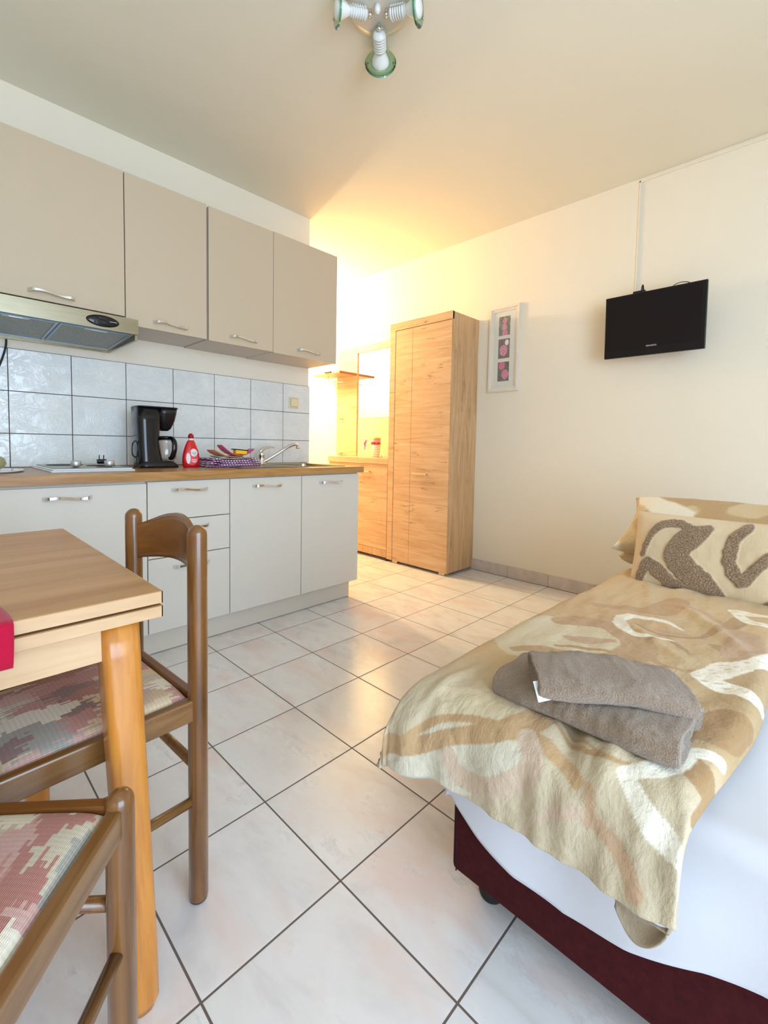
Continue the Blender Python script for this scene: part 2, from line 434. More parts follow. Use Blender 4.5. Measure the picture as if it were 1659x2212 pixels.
# cable trunking
b = B()
box(b, XR-.007, XR-.001, YW+.01, -1.160, 2.716, 2.7265, .001); box(b, XR-.007, XR-.001, -1.168, -1.160, 2.03, 2.7265, .001)
tag(obj('cable_trunking', b, M_WALL, base=(XR, -1.16, 2.72)), 'thin white cable duct along the ceiling edge and down to the television', 'cable duct')

# ================================================================== KITCHEN UNITS
def handle(bm, x0, x1, z, yf, depth=.026):
    L = x1-x0; pts = []
    for k in range(25):
        t = k/24; w = math.sin(PI*t)
        y = yf - depth*min(1, w*3.2)**.6 - .004*math.sin(2*PI*t)
        pts.append((x0+L*t, y, z + .004*math.sin(2*PI*t)))
    b2 = bmesh.new(); n = 4; rings = []
    for i, p in enumerate(pts):
        hw = .0075*(1-.35*math.sin(PI*i/24)); th = .0028
        x, y, zz = p
        rings.append([b2.verts.new((x, y-th, zz-hw)), b2.verts.new((x, y+th, zz-hw)), b2.verts.new((x, y+th, zz+hw)), b2.verts.new((x, y-th, zz+hw))])
    for A, C in zip(rings, rings[1:]):
        for k in range(4): b2.faces.new([A[k], A[(k+1) % 4], C[(k+1) % 4], C[k]])
    b2.faces.new(rings[0]); b2.faces.new(rings[-1][::-1])
    bmesh.ops.recalc_face_normals(b2, faces=b2.faces[:])
    bmesh.ops.bevel(b2, geom=[e for e in b2.edges if abs((e.verts[0].co-e.verts[1].co).normalized().x) > .7], offset=.0012, segments=1, affect='EDGES')
    join(bm, b2); return bm
DY = .12   # door faces
def carcass(x0, x1, z0, z1, yf, yb):
    b = B()
    t = .018
    box(b, x0, x0+t, yf, yb, z0, z1); box(b, x1-t, x1, yf, yb, z0, z1)
    box(b, x0+t, x1-t, yf, yb, z0, z0+t); box(b, x0+t, x1-t, yf, yb, z1-t, z1); box(b, x0+t, x1-t, yb-.006, yb, z0+t, z1-t)
    return b
def base_unit(label, x0, x1, fronts):
    t = thing('base_cabinet', label, 'cabinet', ((x0+x1)/2, .44, .12), 0, 'base cabinets under the worktop')
    obj('carcass', carcass(x0+.001, x1-.001, .12, .843, DY+.019, .74), M_CABIN, t)
    for kind, a, c, z0, z1, h in fronts:
        b = B(); box(b, a+.0022, c-.0022, DY, DY+.018, z0, z1, .0008, 1)
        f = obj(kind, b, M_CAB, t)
        if h:
            b = B(); handle(b, h[0], h[1], h[2], DY); obj('handle', b, M_CHROME, f, 'chrome bow handle')
    return t
base_unit('wide grey-beige base cabinet with one door under the hob', -.875, -.272, [('door', -.875, -.272, .124, .832, (-.662, -.489, .787))])
base_unit('narrow grey-beige base cabinet with three drawers, behind the dining chair', -.272, .131,
          [('drawer', -.272, .131, .657, .838, (-.166, .014, .796)), ('drawer', -.272, .131, .479, .653, (-.166, .020, .614)),
           ('drawer', -.272, .131, .124, .475, (-.160, .022, .426))])
u = base_unit('grey-beige sink cabinet with two doors at the hallway end of the worktop', .131, 1.043,
          [('door', .131, .584, .124, .838, (.260, .446, .793)), ('door', .584, 1.043, .124, .838, (.712, .895, .792))])
b = B(); lathe(b, [(0, 0), (.003, 0), (.0028, .0015), (0, .002)], 12, (.262, DY, .168), Matrix.Rotation(PI/2, 4, 'X'))
obj('bumper_pad', b, M_WHITEP, u)
b = B(); lathe(b, [(0, 0), (.003, 0), (.0028, .0015), (0, .002)], 12, (.437, DY, .172), Matrix.Rotation(PI/2, 4, 'X')); obj('bumper_pad', b, M_WHITEP, u)
b = B(); box(b, -.875, 1.018, .178, .194, .004, .119, .001); box(b, 1.0, 1.018, .194, .74, .004, .119, .001)
tag(obj('plinth', b, M_PLINTH, base=(.07, .186, 0)), 'long pale kickboard under the base cabinets', 'plinth')
# worktop with a cut-out for the basin
b = B()
BX0, BX1, BY0, BY1 = .64, .95, .24, .58
for x0, x1, y0, y1 in ((-.90, BX0, .1, .752), (BX1, 1.068, .1, .752), (BX0, BX1, .1, BY0), (BX0, BX1, BY1, .752)):
    box(b, x0, x1, y0, y1, .846, .885)
bmesh.ops.remove_doubles(b, verts=b.verts[:], dist=1e-5)
tag(obj('worktop', b, M_WORK, base=(.08, .42, .846)), 'continuous brown oak-effect worktop over the base cabinets', 'worktop')
# sink
t = thing('kitchen_sink', 'stainless steel inset sink with drainer in the right half of the worktop', 'sink', (.6, .45, .885))
b = B()
for x0, x1, y0, y1 in ((.24, BX0, .2, .72), (BX1, .99, .2, .72), (BX0, BX1, .2, BY0), (BX0, BX1, BY1, .72)):
    box(b, x0, x1, y0, y1, .8855, .8872)
for x0, x1, y0, y1 in ((.24, .99, .2, .207), (.24, .99, .713, .72), (.24, .247, .2, .72), (.983, .99, .2, .72)):
    box(b, x0, x1, y0, y1, .8852, .8895, .001)
for k in range(7): box(b, .27, .60, .27+.055*k, .28+.055*k, .8862, .8888, .001)
obj('drainer', b, M_STEEL, t)
b = B()
def basin(u, v):
    a = 2*PI*u; r = v
    cx, cy_ = (BX0+BX1)/2, (BY0+BY1)/2; hx, hy = (BX1-BX0)/2, (BY1-BY0)/2
    k = 1/max(abs(math.cos(a)), abs(math.sin(a))); k = min(k, 1.28)
    if v < .55: rr = 1 - .08*(v/.55); z = .886 - .15*(v/.55)
    else: rr = .92*(1-(v-.55)/.45); z = .736 - .004*((v-.55)/.45)
    return Vector((cx+hx*rr*k*math.cos(a)*.995, cy_+hy*rr*k*math.sin(a)*.995, z))
grid(b, 41, 12, basin)
obj('basin', b, M_STEEL, t)
# faucet
t = thing('mixer_tap', 'chrome mixer tap with long raised spout by the sink', 'tap', (.612, .62, .887))
b = B(); lathe(b, [(.0, 0), (.027, 0), (.027, .006), (.022, .012), (.021, .05), (.023, .056), (.023, .074), (.018, .082), (0, .084)], 28, (.612, .62, .887))
obj('tap_body', b, M_CHROME, t)
b = B(); tube(b, smoothpath([(.620, .612, .900), (.655, .60, .922), (.72, .575, .965), (.77, .56, .998), (.81, .552, 1.018), (.838, .548, 1.022), (.852, .546, 1.008)]), .0105, 14)
lathe(b, [(0, 0), (.0125, 0), (.0125, .018), (0, .018)], 16, (.852, .546, .993))
obj('spout', b, M_CHROME, t)
b = B(); P = smoothpath([(.600, .62, .968), (.615, .615, .984), (.64, .61, .996), (.672, .605, 1.002), (.70, .60, 1.0)], 6)
tube(b, P, [.014-.009*i/(len(P)-1) for i in range(len(P))], 12)
obj('lever', b, M_CHROME, t)

# hob
M_KNOB = plain('silver_knob_metal', rgb(206, 206, 210), .4, .8, var=.02)
t = thing('hob', 'flat white and steel built-in hob with two round knobs', 'hob', (-.44, .45, .885))
b = B(); box(b, -.61, -.285, .235, .70, .885, .893, .002); box(b, -.603, -.292, .245, .69, .893, .900, .003)
obj('hob_plate', b, M_ENAMEL, t)
b = B(); box(b, -.596, -.299, .252, .683, .9002, .9025, .001); obj('hob_surface', b, M_STEEL, t)
for cx_, cy_, r in ((-.50, .565, .075), (-.375, .44, .062)):
    b = B(); lathe(b, [(0, .001), (r, .001), (r, .002), (r-.004, .0032), (r*.3, .0032), (r*.25, .0024), (0, .0024)], 36, (cx_, cy_, .9015)); obj('hotplate', b, M_HOTPL, t)
for x in (-.505, -.372):
    b = B(); lathe(b, [(0, 0), (.010, 0), (.010, .005), (.018, .005), (.0205, .008), (.0205, .028), (.0185, .030), (0, .030)], 24, (x, .315, .9022)); obj('knob', b, M_KNOB, t, 'silver metal knob')

# lidded pot and tray at the left frame edge
b = B(); lathe(b, [(0, 0), (.10, 0), (.112, .004), (.114, .009), (.110, .009), (.1, .006), (0, .005)], 40, (-.79, .42, .885), sx=1.0, sy=1.3)
tag(obj('serving_tray', b, M_ENAMEL, base=(-.79, .42, .885)), 'shallow white tray on the worktop left of the hob', 'tray')
t = thing('lidded_pot', 'small rounded olive-beige pot with ring handle, on the white tray at the left edge', 'pot', (-.805, .42, .891))
M_OLIVE = plain('olive_glaze', rgb(170, 166, 122), .3)
b = B(); lathe(b, [(0, 0), (.040, 0), (.062, .012), (.07, .03), (.064, .05), (.045, .062), (.02, .067), (0, .068)], 32, (-.805, .42, .8912)); obj('pot_body', b, M_OLIVE, t)
b = B(); ring = [(-.790+.016*math.cos(a*2*PI/20), .42, .970+.016*math.sin(a*2*PI/20)) for a in range(20)]
tube(b, ring, .003, 8, closed=True); obj('ring_handle', b, M_BLACK, t)

# coffee machine
CX, CY, CZ = -.088, .52, .8855
t = thing('coffee_machine', 'black filter coffee machine with glass jug on the worktop', 'coffee machine', (CX, CY, CZ))
def P3(x, y, z): return (CX+x, CY+y, CZ+z)
b = B(); out = []
def rrect(hx, hy, r, n=6):
    o = []
    for cx_, cy_, a0 in ((hx-r, hy-r, 0), (-hx+r, hy-r, 90), (-hx+r, -hy+r, 180), (hx-r, -hy+r, 270)):
        for k in range(n+1):
            a = math.radians(a0+90*k/n); o.append((cx_+r*math.cos(a), cy_+r*math.sin(a)))
    return o
def loft(bm, secs, smooth=True):
    """secs: list of (outline2d, cx, cy, z)"""
    R_ = [[bm.verts.new((x+cx_, y+cy_, z)) for x, y in o] for o, cx_, cy_, z in secs]
    n = len(R_[0]); fs = []
    for A, C in zip(R_, R_[1:]):
        for k in range(n): f = bm.faces.new([A[k], A[(k+1) % n], C[(k+1) % n], C[k]]); f.smooth = smooth; fs.append(f)
    fs += [bm.faces.new(R_[0][::-1]), bm.faces.new(R_[-1])]
    bmesh.ops.recalc_face_normals(bm, faces=fs); return bm
loft(b, [(rrect(.062, .075, .035), CX-.040, CY, CZ+.004), (rrect(.060, .072, .035), CX-.044, CY, CZ+.03), (rrect(.053, .07, .034), CX-.054, CY, CZ+.14), (rrect(.058, .072, .036), CX-.054, CY, CZ+.24), (rrect(.062, .075, .036), CX-.052, CY, CZ+.318)])
obj('water_tank', b, M_BLACKG, t)
b = B(); loft(b, [(rrect(.098, .078, .03), CX-.004, CY, CZ+0), (rrect(.098, .078, .03), CX-.004, CY, CZ+.012), (rrect(.085, .072, .03), CX-.014, CY, CZ+.034), (rrect(.075, .065, .03), CX-.02, CY, CZ+.036)])
obj('machine_base', b, M_BLACK, t)
b = B()
loft(b, [(rrect(.016, .02, .01), CX+.038, CY, CZ+.198), (rrect(.028, .035, .02), CX+.040, CY, CZ+.21), (rrect(.043, .055, .03), CX+.040, CY, CZ+.25), (rrect(.050, .068, .035), CX+.040, CY, CZ+.29), (rrect(.052, .074, .036), CX+.040, CY, CZ+.318)])
obj('filter_holder', b, M_BLACK, t)
b = B(); loft(b, [(rrect(.105, .077, .036), CX-.008, CY, CZ+.319), (rrect(.103, .075, .036), CX-.008, CY, CZ+.325)]); obj('machine_lid', b, M_BLACK, t)
b = B(); lathe(b, [(0, 0), (.040, 0), (.050, .012), (.053, .04), (.046, .08), (.036, .105), (.038, .118), (.036, .118), (.033, .105), (.043, .08), (.050, .04), (.047, .014), (.038, .003), (0, .003)], 32, (CX+.048, CY, CZ+.038))
jug = obj('glass_jug', b, M_GLASS, t)
b = B(); lathe(b, [(0, 0), (.043, 0), (.044, .008), (.03, .014), (0, .015)], 28, (CX+.048, CY, CZ+.156)); obj('jug_lid', b, M_BLACK, jug)
b = B(); tube(b, smoothpath([P3(.055, -.035, .160), P3(.060, -.056, .158), P3(.062, -.082, .135), P3(.060, -.086, .095), P3(.054, -.072, .058), P3(.052, -.056, .050)]), .011, 12, flat=(.014, .010)); obj('jug_handle', b, M_BLACKG, jug)
b = B(); tube(b, smoothpath([P3(-.095, .02, .05), P3(-.125, -.01, .07), P3(-.13, -.03, .125), P3(-.115, -.035, .14), P3(-.105, -.03, .11), P3(-.11, -.03, .06), P3(-.12, -.04, .006), P3(-.16, -.05, .004), P3(-.22, -.06, .006), P3(-.235, -.07, .02), P3(-.25, -.075, .024)]), .003, 8)
obj('power_cord', b, M_BLACKM, t)
b = B(); loft(b, [(rrect(.016, .014, .005), -.372, .445, .912), (rrect(.019, .016, .006), -.372, .445, .922), (rrect(.019, .016, .006), -.372, .445, .934)])
for dx in (-.0095, .0095): tube(b, [(-.372+dx, .445, .932), (-.372+dx, .445, .954)], .0022, 8)
obj('plug', b, M_BLACK, t, 'black plug with two bright pins lying on the hob')

# washing-up liquid
t = thing('dish_soap_bottle', 'red washing-up liquid bottle with white label, beside the coffee machine', 'bottle', (.068, .45, .885))
b = B(); prof = [(0, 0), (.040, 0), (.046, .006), (.0475, .03), (.0465, .06), (.041, .09), (.032, .118), (.022, .142), (.017, .150), (0, .150)]
lathe(b, prof, 40, (.068, .45, .885), sx=1, sy=.62); obj('bottle_body', b, M_RED, t)
b = B(); lathe(b, [(0, .150), (.0135, .150), (.0135, .162), (0, .162)], 24, (.068, .45, .885)); obj('bottle_neck', b, M_LABEL, t)
b = B(); lathe(b, [(0, .162), (.0155, .162), (.015, .180), (.009, .181), (.009, .188), (0, .188)], 24, (.068, .45, .885)); obj('bottle_cap', b, M_DRED, t)
# label follows the curved front of the body
def on_bottle(px, pz, lift=.0006):
    """px sideways offset as seen from the room, pz height"""
    for (r0, z0), (r1, z1) in zip(prof[1:], prof[2:]):
        if z0 <= pz <= z1 or z1 == prof[-2][1]:
            r = r0+(r1-r0)*(pz-z0)/max(1e-6, z1-z0)
            if z0 <= pz <= z1: break
    s = max(-.97, min(.97, px/r)); th = math.asin(s)
    rx = r+lift; a = th - PI/2
    return Vector((.068 + rx*math.cos(a), .45 + (rx*.62+lift)*math.sin(a), .885+pz))
def decal(cx_, cz_, hx, hz, mat, name, par, tri=0, lift=.0006, n=28):
    b = B(); c = b.verts.new(on_bottle(cx_, cz_, lift)); prev = []
    rings = []
    for rr in (.35, .7, 1):
        rings.append([b.verts.new(on_bottle(cx_+hx*rr*math.cos(2*PI*k/n)*(1+tri*math.cos(6*PI*k/n)), cz_+hz*rr*math.sin(2*PI*k/n), lift)) for k in range(n)])
    for k in range(n): b.faces.new([c, rings[0][k], rings[0][(k+1) % n]])
    for A, C in zip(rings, rings[1:]):
        for k in range(n): b.faces.new([A[k], C[k], C[(k+1) % n], A[(k+1) % n]])
    return obj(name, b, mat, par)
lb = decal(-.004, .055, .034, .042, M_LPINK, 'label', t)
decal(-.024, .050, .010, .030, M_LABEL, 'label_panel', lb, lift=.0010)
decal(.006, .082, .019, .022, M_LABEL, 'label_badge', lb, .12, .0011)
for k, (w_, z_) in enumerate(((.017, .044), (.018, .036), (.012, .030))):
    decal(.006, z_, w_, .0022, M_LABEL, 'label_stripe', lb, 0, .0012)
for s_, z_, sz in (('Denk', .081, .011), ('mit', .072, .009)):
    bt = text_bm(s_, sz, Matrix.Rotation(PI/2, 4, 'X'), .0001)
    for v in bt.verts: v.co = on_bottle(v.co.x+.006, v.co.z+z_, .0016)
    obj('lettering', bt, M_NAVY, lb)

# folded dish towel with cloths, board and sponge on it
def m_check():
    a = N('purple_check_cotton'); tc = a.n('ShaderNodeTexCoord').outputs['Object']; sp_ = a.n('ShaderNodeSeparateXYZ', {0: tc})
    fx = a.math('GREATER_THAN', a.math('FRACT', a.math('MULTIPLY', sp_.outputs[0], 58)), .60)
    fz = a.math('GREATER_THAN', a.math('FRACT', a.math('MULTIPLY', a.math('ADD', sp_.outputs[2], a.math('MULTIPLY', sp_.outputs[1], .2)), 75)), .58)
    f = a.math('MAXIMUM', fx, fz)
    n1 = a.noise(a.obj(), 20, 2)
    return a.set(base=a.mix(f, rgb(232, 222, 232), a.mix(n1.outputs[0], rgb(96, 44, 100), rgb(140, 60, 110))), rough=.9)
M_CHECK = m_check()
b = B(); layers = 4
for k in range(layers):
    z0 = .8885+.0095*k; x0, x1 = .128+.010*k, .455-.012*abs(k-1.3)
    def f(u, v, z0=z0, x0=x0, x1=x1, k=k):
        x = x0+(x1-x0)*u; y = .345+.01*k+.25*v
        return Vector((x, y, z0+.003*sn(x, y, k, 18)+.012*sstep(.75, 1, u)*(k/3)+.010*(k/3)*math.exp(-((u-.1)/.09)**2)))
    V = grid(b, 26, 14, f)
bmesh.ops.recalc_face_normals(b, faces=b.faces[:])
o = obj('dish_towel', b, M_CHECK, base=(.3, .45, .888)); tag(o, 'folded purple and white checked dish towel on the drainer', 'towel')
md = o.modifiers.new('thick', 'SOLIDIFY'); md.thickness = .008; md.offset = 1
def sheetlet(name, label, cat, c, m, hx, hy, bend, rz, tx=0, ty=0, th=.003, base_z=0):
    b = B()
    R_ = Matrix.Translation(c) @ Matrix.Rotation(rz, 4, 'Z') @ Matrix.Rotation(tx, 4, 'X') @ Matrix.Rotation(ty, 4, 'Y')
    def f(u, v):
        a = 2*PI*u; rr = v
        k = 1/max(abs(math.cos(a)), abs(math.sin(a))); k = min(k, 1.25)
        x, y = hx*rr*k*math.cos(a), hy*rr*k*math.sin(a)
        return R_ @ Vector((x, y, bend*(x/hx)**2))
    grid(b, 33, 8, f); bmesh.ops.remove_doubles(b, verts=b.verts[:], dist=1e-6)
    o = obj(name, b, m, base=c); md = o.modifiers.new('thick', 'SOLIDIFY'); md.thickness = th; md.offset = 0
    return tag(o, label, cat)
M_ORANGE = cloth_mat('orange_cloth', rgb(238, 150, 92), rgb(226, 132, 76), 400, .2)
M_PINK = cloth_mat('pink_cloth', rgb(226, 88, 134), rgb(206, 66, 116), 400, .2)
M_GREENC = cloth_mat('pale_green_cloth', rgb(190, 200, 170), rgb(170, 186, 150), 400, .2)
sheetlet('cleaning_cloth', 'pale green cleaning cloth folded on the checked dish towel', 'cloth', (.275, .44, .934), M_GREENC, .085, .06, .014, 0)
sheetlet('cleaning_cloth', 'orange cleaning cloth curling up on the left of the pile', 'cloth', (.262, .43, .944), M_ORANGE, .098, .058, .030, .1, 0, .10)
sheetlet('cleaning_cloth', 'pink cleaning cloth draped over the pile with both ends sticking up', 'cloth', (.318, .42, .952), M_PINK, .100, .055, .050, -.1, 0, .10)
t = thing('scouring_sponge', 'yellow sponge with a black scouring side on the pink cloth', 'sponge', (.335, .40, .958))
b = B(); box(b, -.036, .036, -.02, .02, 0, .022, .003, mat=Matrix.Translation((.335, .395, .960)) @ Matrix.Rotation(.08, 4, 'Y')); obj('sponge_foam', b, plain('yellow_foam', rgb(248, 198, 20), .8), t)
b = B(); box(b, -.046, .046, -.021, .021, .0222, .028, .002, mat=Matrix.Translation((.333, .395, .960)) @ Matrix.Rotation(.08, 4, 'Y')); obj('scouring_pad', b, plain('black_scourer', rgb(40, 34, 34), .9), t)

# light switch
t = thing('light_switch', 'cream light switch on the tiles at the end of the kitchen wall', 'switch', (.955, YK-.008, 1.33))
b = B(); box(b, .914, .996, YK-.016, YK-.008, 1.288, 1.370, .003); obj('switch_plate', b, M_CREAM, t)
b = B(); box(b, .926, .984, YK-.021, YK-.0165, 1.300, 1.358, .003, mat=None); obj('rocker', b, M_CREAM, t)
b = B(); box(b, .9235, .9865, YK-.0168, YK-.0158, 1.2975, 1.3605); obj('rocker_gap', b, plain('cream_shadow_gap', rgb(176, 158, 120), .6), t)

# wall cabinets
def wall_unit(label, x0, x1, z0, h, yd=.42, z1=2.335, cz=None):
    t = thing('wall_cabinet', label, 'cabinet', ((x0+x1)/2, .6, z0), 0, 'wall cabinets over the worktop')
    obj('carcass', carcass(x0+.001, x1-.001, z0+.003, z1, yd+.019, YK-.001), M_CABIN, t)
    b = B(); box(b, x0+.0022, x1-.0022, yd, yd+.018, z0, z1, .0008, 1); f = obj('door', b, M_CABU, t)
    b = B(); handle(b, h[0], h[1], h[2], yd); obj('handle', b, M_CHROME, f, 'chrome bow handle')
wall_unit('wide wall cabinet with one lift-up door above the range hood', -.875, -.264, 1.640, (-.650, -.472, 1.672))
wall_unit('wall cabinet right of the range hood, with the handle low on its door', -.264, .150, 1.602, (-.136, .044, 1.638))
wall_unit('narrow wall cabinet, second from the hallway end of the row', .156, .572, 1.598, (.280, .460, 1.640), .417, 2.33)
wall_unit('last wall cabinet at the hallway end of the row', .572, 1.086, 1.595, (.752, .938, 1.640), .42, 2.335)

# range hood
t = thing('range_hood', 'flat stainless steel range hood with black oval control panel under the wide wall cabinet', 'range hood', (-.56, .5, 1.5))
HX0, HX1 = -.86, -.250
b = B()
prism(b, [(.28, 1.600), (.425, 1.636), (.425, 1.600)], 0, HX0, HX1)
box(b, HX0, HX1, .28, .292, 1.531, 1.600); box(b, HX0, HX0+.012, .292, .75, 1.505, 1.600); box(b, HX1-.012, HX1, .292, .75, 1.505, 1.600)
box(b, HX0+.012, HX1-.012, .74, .75, 1.505, 1.600); box(b, HX0+.012, HX1-.012, .292, .74, 1.588, 1.600)
obj('hood_shell', b, M_STEEL, t)
def hz(y): return 1.531 - .026*(y-.28)/.47
def plate(x0, x1, y0, y1, up, th, m, name, par, bev=0):
    b = B()
    vs = [b.verts.new((x, y, hz(y)+up+dz)) for dz in (0, th) for x, y in ((x0, y0), (x1, y0), (x1, y1), (x0, y1))]
    for q in ((0, 3, 2, 1), (4, 5, 6, 7), (0, 1, 5, 4), (1, 2, 6, 5), (2, 3, 7, 6), (3, 0, 4, 7)): b.faces.new([vs[i] for i in q])
    return obj(name, b, m, par)
b = B()
plate(HX0+.012, HX1-.012, .292, .74, .006, .004, M_SATIN, 'underside_panel', t)
for x0, x1 in ((-.835, -.570), (-.545, -.283)):
    f = plate(x0, x1, .315, .665, .002, .0035, M_FILTER, 'grease_filter', t)
    b = B()
    for a0, a1, c0, c1 in ((x0-.008, x0, .307, .673), (x1, x1+.008, .307, .673), (x0, x1, .307, .315), (x0, x1, .665, .673)):
        vs = [b.verts.new((x, y, hz(y)-.001+dz)) for dz in (0, .006) for x, y in ((a0, c0), (a1, c0), (a1, c1), (a0, c1))]
        for q in ((0, 3, 2, 1), (4, 5, 6, 7), (0, 1, 5, 4), (1, 2, 6, 5), (2, 3, 7, 6), (3, 0, 4, 7)): b.faces.new([vs[i] for i in q])
    obj('filter_frame', b, M_BLUEAL, f)
    b = B(); mx = (x0+x1)/2
    box(b, mx-.045, mx+.045, .318, .340, hz(.33)-.0005, hz(.33)+.003); box(b, mx-.022, mx+.022, .326, .332, hz(.33)-.0015, hz(.33)+.001)
    obj('filter_latch', b, M_SATIN, f)
b = B(); lathe(b, [(0, 0), (1, 0), (.95, .003), (.7, .005), (0, .006)], 40, (-.398, .2795, 1.5655), Matrix.Rotation(PI/2, 4, 'X') @ Matrix.Diagonal((.066, .026, 1, 1)))
cp_ = obj('control_panel', b, M_BLACKG, t, 'black oval control panel')
for z in (1.556, 1.575):
    b = B(); box(b, -.418, -.385, .2695, .2745, z-.005, z+.005, .002)
    lathe(b, [(0, 0), (.005, 0), (.004, .002), (0, .0025)], 14, (-.43, .275, z), Matrix.Rotation(PI/2, 4, 'X'))
    obj('slide_button', b, M_BLACK, cp_)
b = B(); box(b, -.372, -.343, .2728, .2748, 1.5655, 1.5675, .0005); obj('badge', b, M_SILVER, cp_)
b = B(); tube(b, smoothpath([(-.690, .735, 1.500), (-.692, .735, 1.47), (-.70, .74, 1.43), (-.718, .742, 1.37), (-.74, .745, 1.30), (-.77, .745, 1.2)]), .0045, 8)
tag(obj('power_cable', b, M_BLACKM, base=(-.72, .745, 1.2)), 'dark cable hanging from the range hood down the wall tiles', 'cable')

# ================================================================== HALLWAY FURNITURE
XF = 1.88
t = thing('wardrobe', 'tall narrow oak wardrobe standing against the wall beside the picture', 'wardrobe', (2.06, .33, 0))
b = B(); x0_, x1_ = XF, XR-.001
box(b, XF+.002, x1_, 0.0, .020, .022, 2.064, .001); box(b, XF+.02, x1_, .62, .64, .022, 2.064); box(b, XF+.02, x1_, .02, .62, .022, .04); box(b, XF+.02, x1_, .02, .62, 2.04, 2.064); box(b, x1_-.006, x1_, .02, .62, .04, 2.04)
obj('carcass', b, M_OAKV, t)
b = B(); box(b, XF-.002, XF+.02, .0, .655, 2.004, 2.066, .001); box(b, XF-.002, XF+.02, .592, .655, .022, 2.004, .001); obj('front_frame', b, M_OAKF, t)
b = B(); box(b, XF, XF+.018, .401, .588, .024, 2.000, .0008, 1); obj('door', b, M_OAKH, t)
b = B(); box(b, XF, XF+.018, .004, .3985, .024, 2.000, .0008, 1); d = obj('door', b, M_OAKH, t)
def bar_handle(y0, y1, z, par, xf_=XF):
    b = B(); box(b, xf_-.028, xf_-.018, y0, y1, z-.007, z+.007, .002)
    for y in (y0+.012, y1-.012): box(b, xf_-.019, xf_, y-.004, y+.004, z-.004, z+.004)
    obj('handle', b, M_SATIN, par, 'satin metal bar handle')
bar_handle(.205, .360, .797, d)
for y in (.06, .57):
    b = B(); box(b, XF+.015, XF+.075, y-.03, y+.03, 0, .022, .002); obj('foot', b, M_SATIN, t)
for y in (.06, .57):
    b = B(); box(b, XR-.08, XR-.02, y-.03, y+.03, 0, .022, .002); obj('foot', b, M_SATIN, t)

t = thing('shoe_cabinet', 'low oak hallway cabinet beyond the tall wardrobe, partly behind the kitchen units', 'cabinet', (2.06, 1.07, 0))
b = B(); box(b, XF+.02, x1_, .657, .675, .03, .856); box(b, XF+.02, x1_, 1.46, 1.478, .03, .856); box(b, XF+.02, x1_, .675, 1.46, .03, .05); box(b, x1_-.006, x1_, .675, 1.46, .05, .856)
box(b, XF, XF+.02, .66, 1.478, .03, .095, .001)
obj('carcass', b, M_OAKV, t)
b = B(); box(b, XF-.004, x1_, .656, 1.49, .858, .912, .0015); obj('cabinet_top', b, M_OAKF, t)
b = B(); box(b, XF, XF+.018, .662, 1.070, .098, .836, .0008, 1); d = obj('door', b, M_OAKH, t); bar_handle(.868, 1.02, .787, d)
b = B(); box(b, XF, XF+.018, 1.074, 1.476, .098, .836, .0008, 1); d = obj('door', b, M_OAKH, t); bar_handle(1.12, 1.27, .787, d)
b = B(); box(b, XF+.004, XF+.02, .66, 1.478, .838, .856); obj('top_rail', b, M_OAKF, t)
for y in (.70, 1.43):
    b = B(); box(b, XF+.015, XF+.07, y-.03, y+.03, 0, .03, .002); obj('foot', b, M_BLACK, t)
    b = B(); box(b, XR-.08, XR-.02, y-.03, y+.03, 0, .03, .002); obj('foot', b, M_BLACK, t)

# coat panel with mirror and hat shelf
t = thing('coat_panel', 'oak coat rack panel with hat shelf and mirror on the hallway wall', 'coat rack', (2.22, 1.3, .913))
PX = 2.205
b = B(); box(b, PX, XR-.001, 1.432, 1.755, .913, 2.040, .001); obj('hook_panel', b, M_OAKH, t)
b = B(); box(b, PX, XR-.001, .655, 1.431, 1.972, 2.040, .001); obj('top_panel', b, M_OAKF, t)
b = B(); box(b, PX+.012, XR-.001, .655, 1.431, 1.303, 1.971, .002)
a_ = N('mirror_glass'); a_.set(base=(.93, .93, .91, 1), metal=1.0, rough=.03); obj('mirror', b, a_.m, t)
b = B(); box(b, PX+.012, XR-.001, .655, 1.431, .913, 1.301, .001); obj('back_board', b, plain('beige_board', rgb(226, 202, 170), .5), t)
b = B(); box(b, 1.975, PX, 1.452, 1.89, 1.750, 1.768, .001)
sh = obj('hat_shelf', b, M_OAKF, t)
b = B(); box(b, 1.973, PX, 1.437, 1.4515, 1.745, 1.769, .001); obj('shelf_edge', b, plain('brown_edging', rgb(150, 92, 58), .5), sh)
b = B(); tube(b, smoothpath([(2.08, 1.755, 1.752), (2.08, 1.755, 1.715), (2.08, 1.745, 1.700), (2.08, 1.70, 1.694), (2.08, 1.52, 1.672)], 6), .005, 10); obj('hanging_rail', b, M_SATIN, sh)
b = B(); box(b, 1.958, 1.974, 1.57, 1.67, 1.760, 1.772, .001); obj('shelf_bracket', b, M_BLACK, sh)
for z in (1.305, .935):
    b = B(); box(b, PX-.004, PX, 1.652, 1.672, z-.012, z+.022, .001); tube(b, [(PX, 1.662, z), (PX-.028, 1.662, z-.004), (PX-.034, 1.662, z+.010)], .006, 10)
    lathe(b, [(0, 0), (.009, 0), (.009, .006), (0, .007)], 14, (PX-.036, 1.662, z+.002), Matrix.Rotation(-PI/2, 4, 'Y'))
    obj('coat_hook', b, M_SATIN, t)

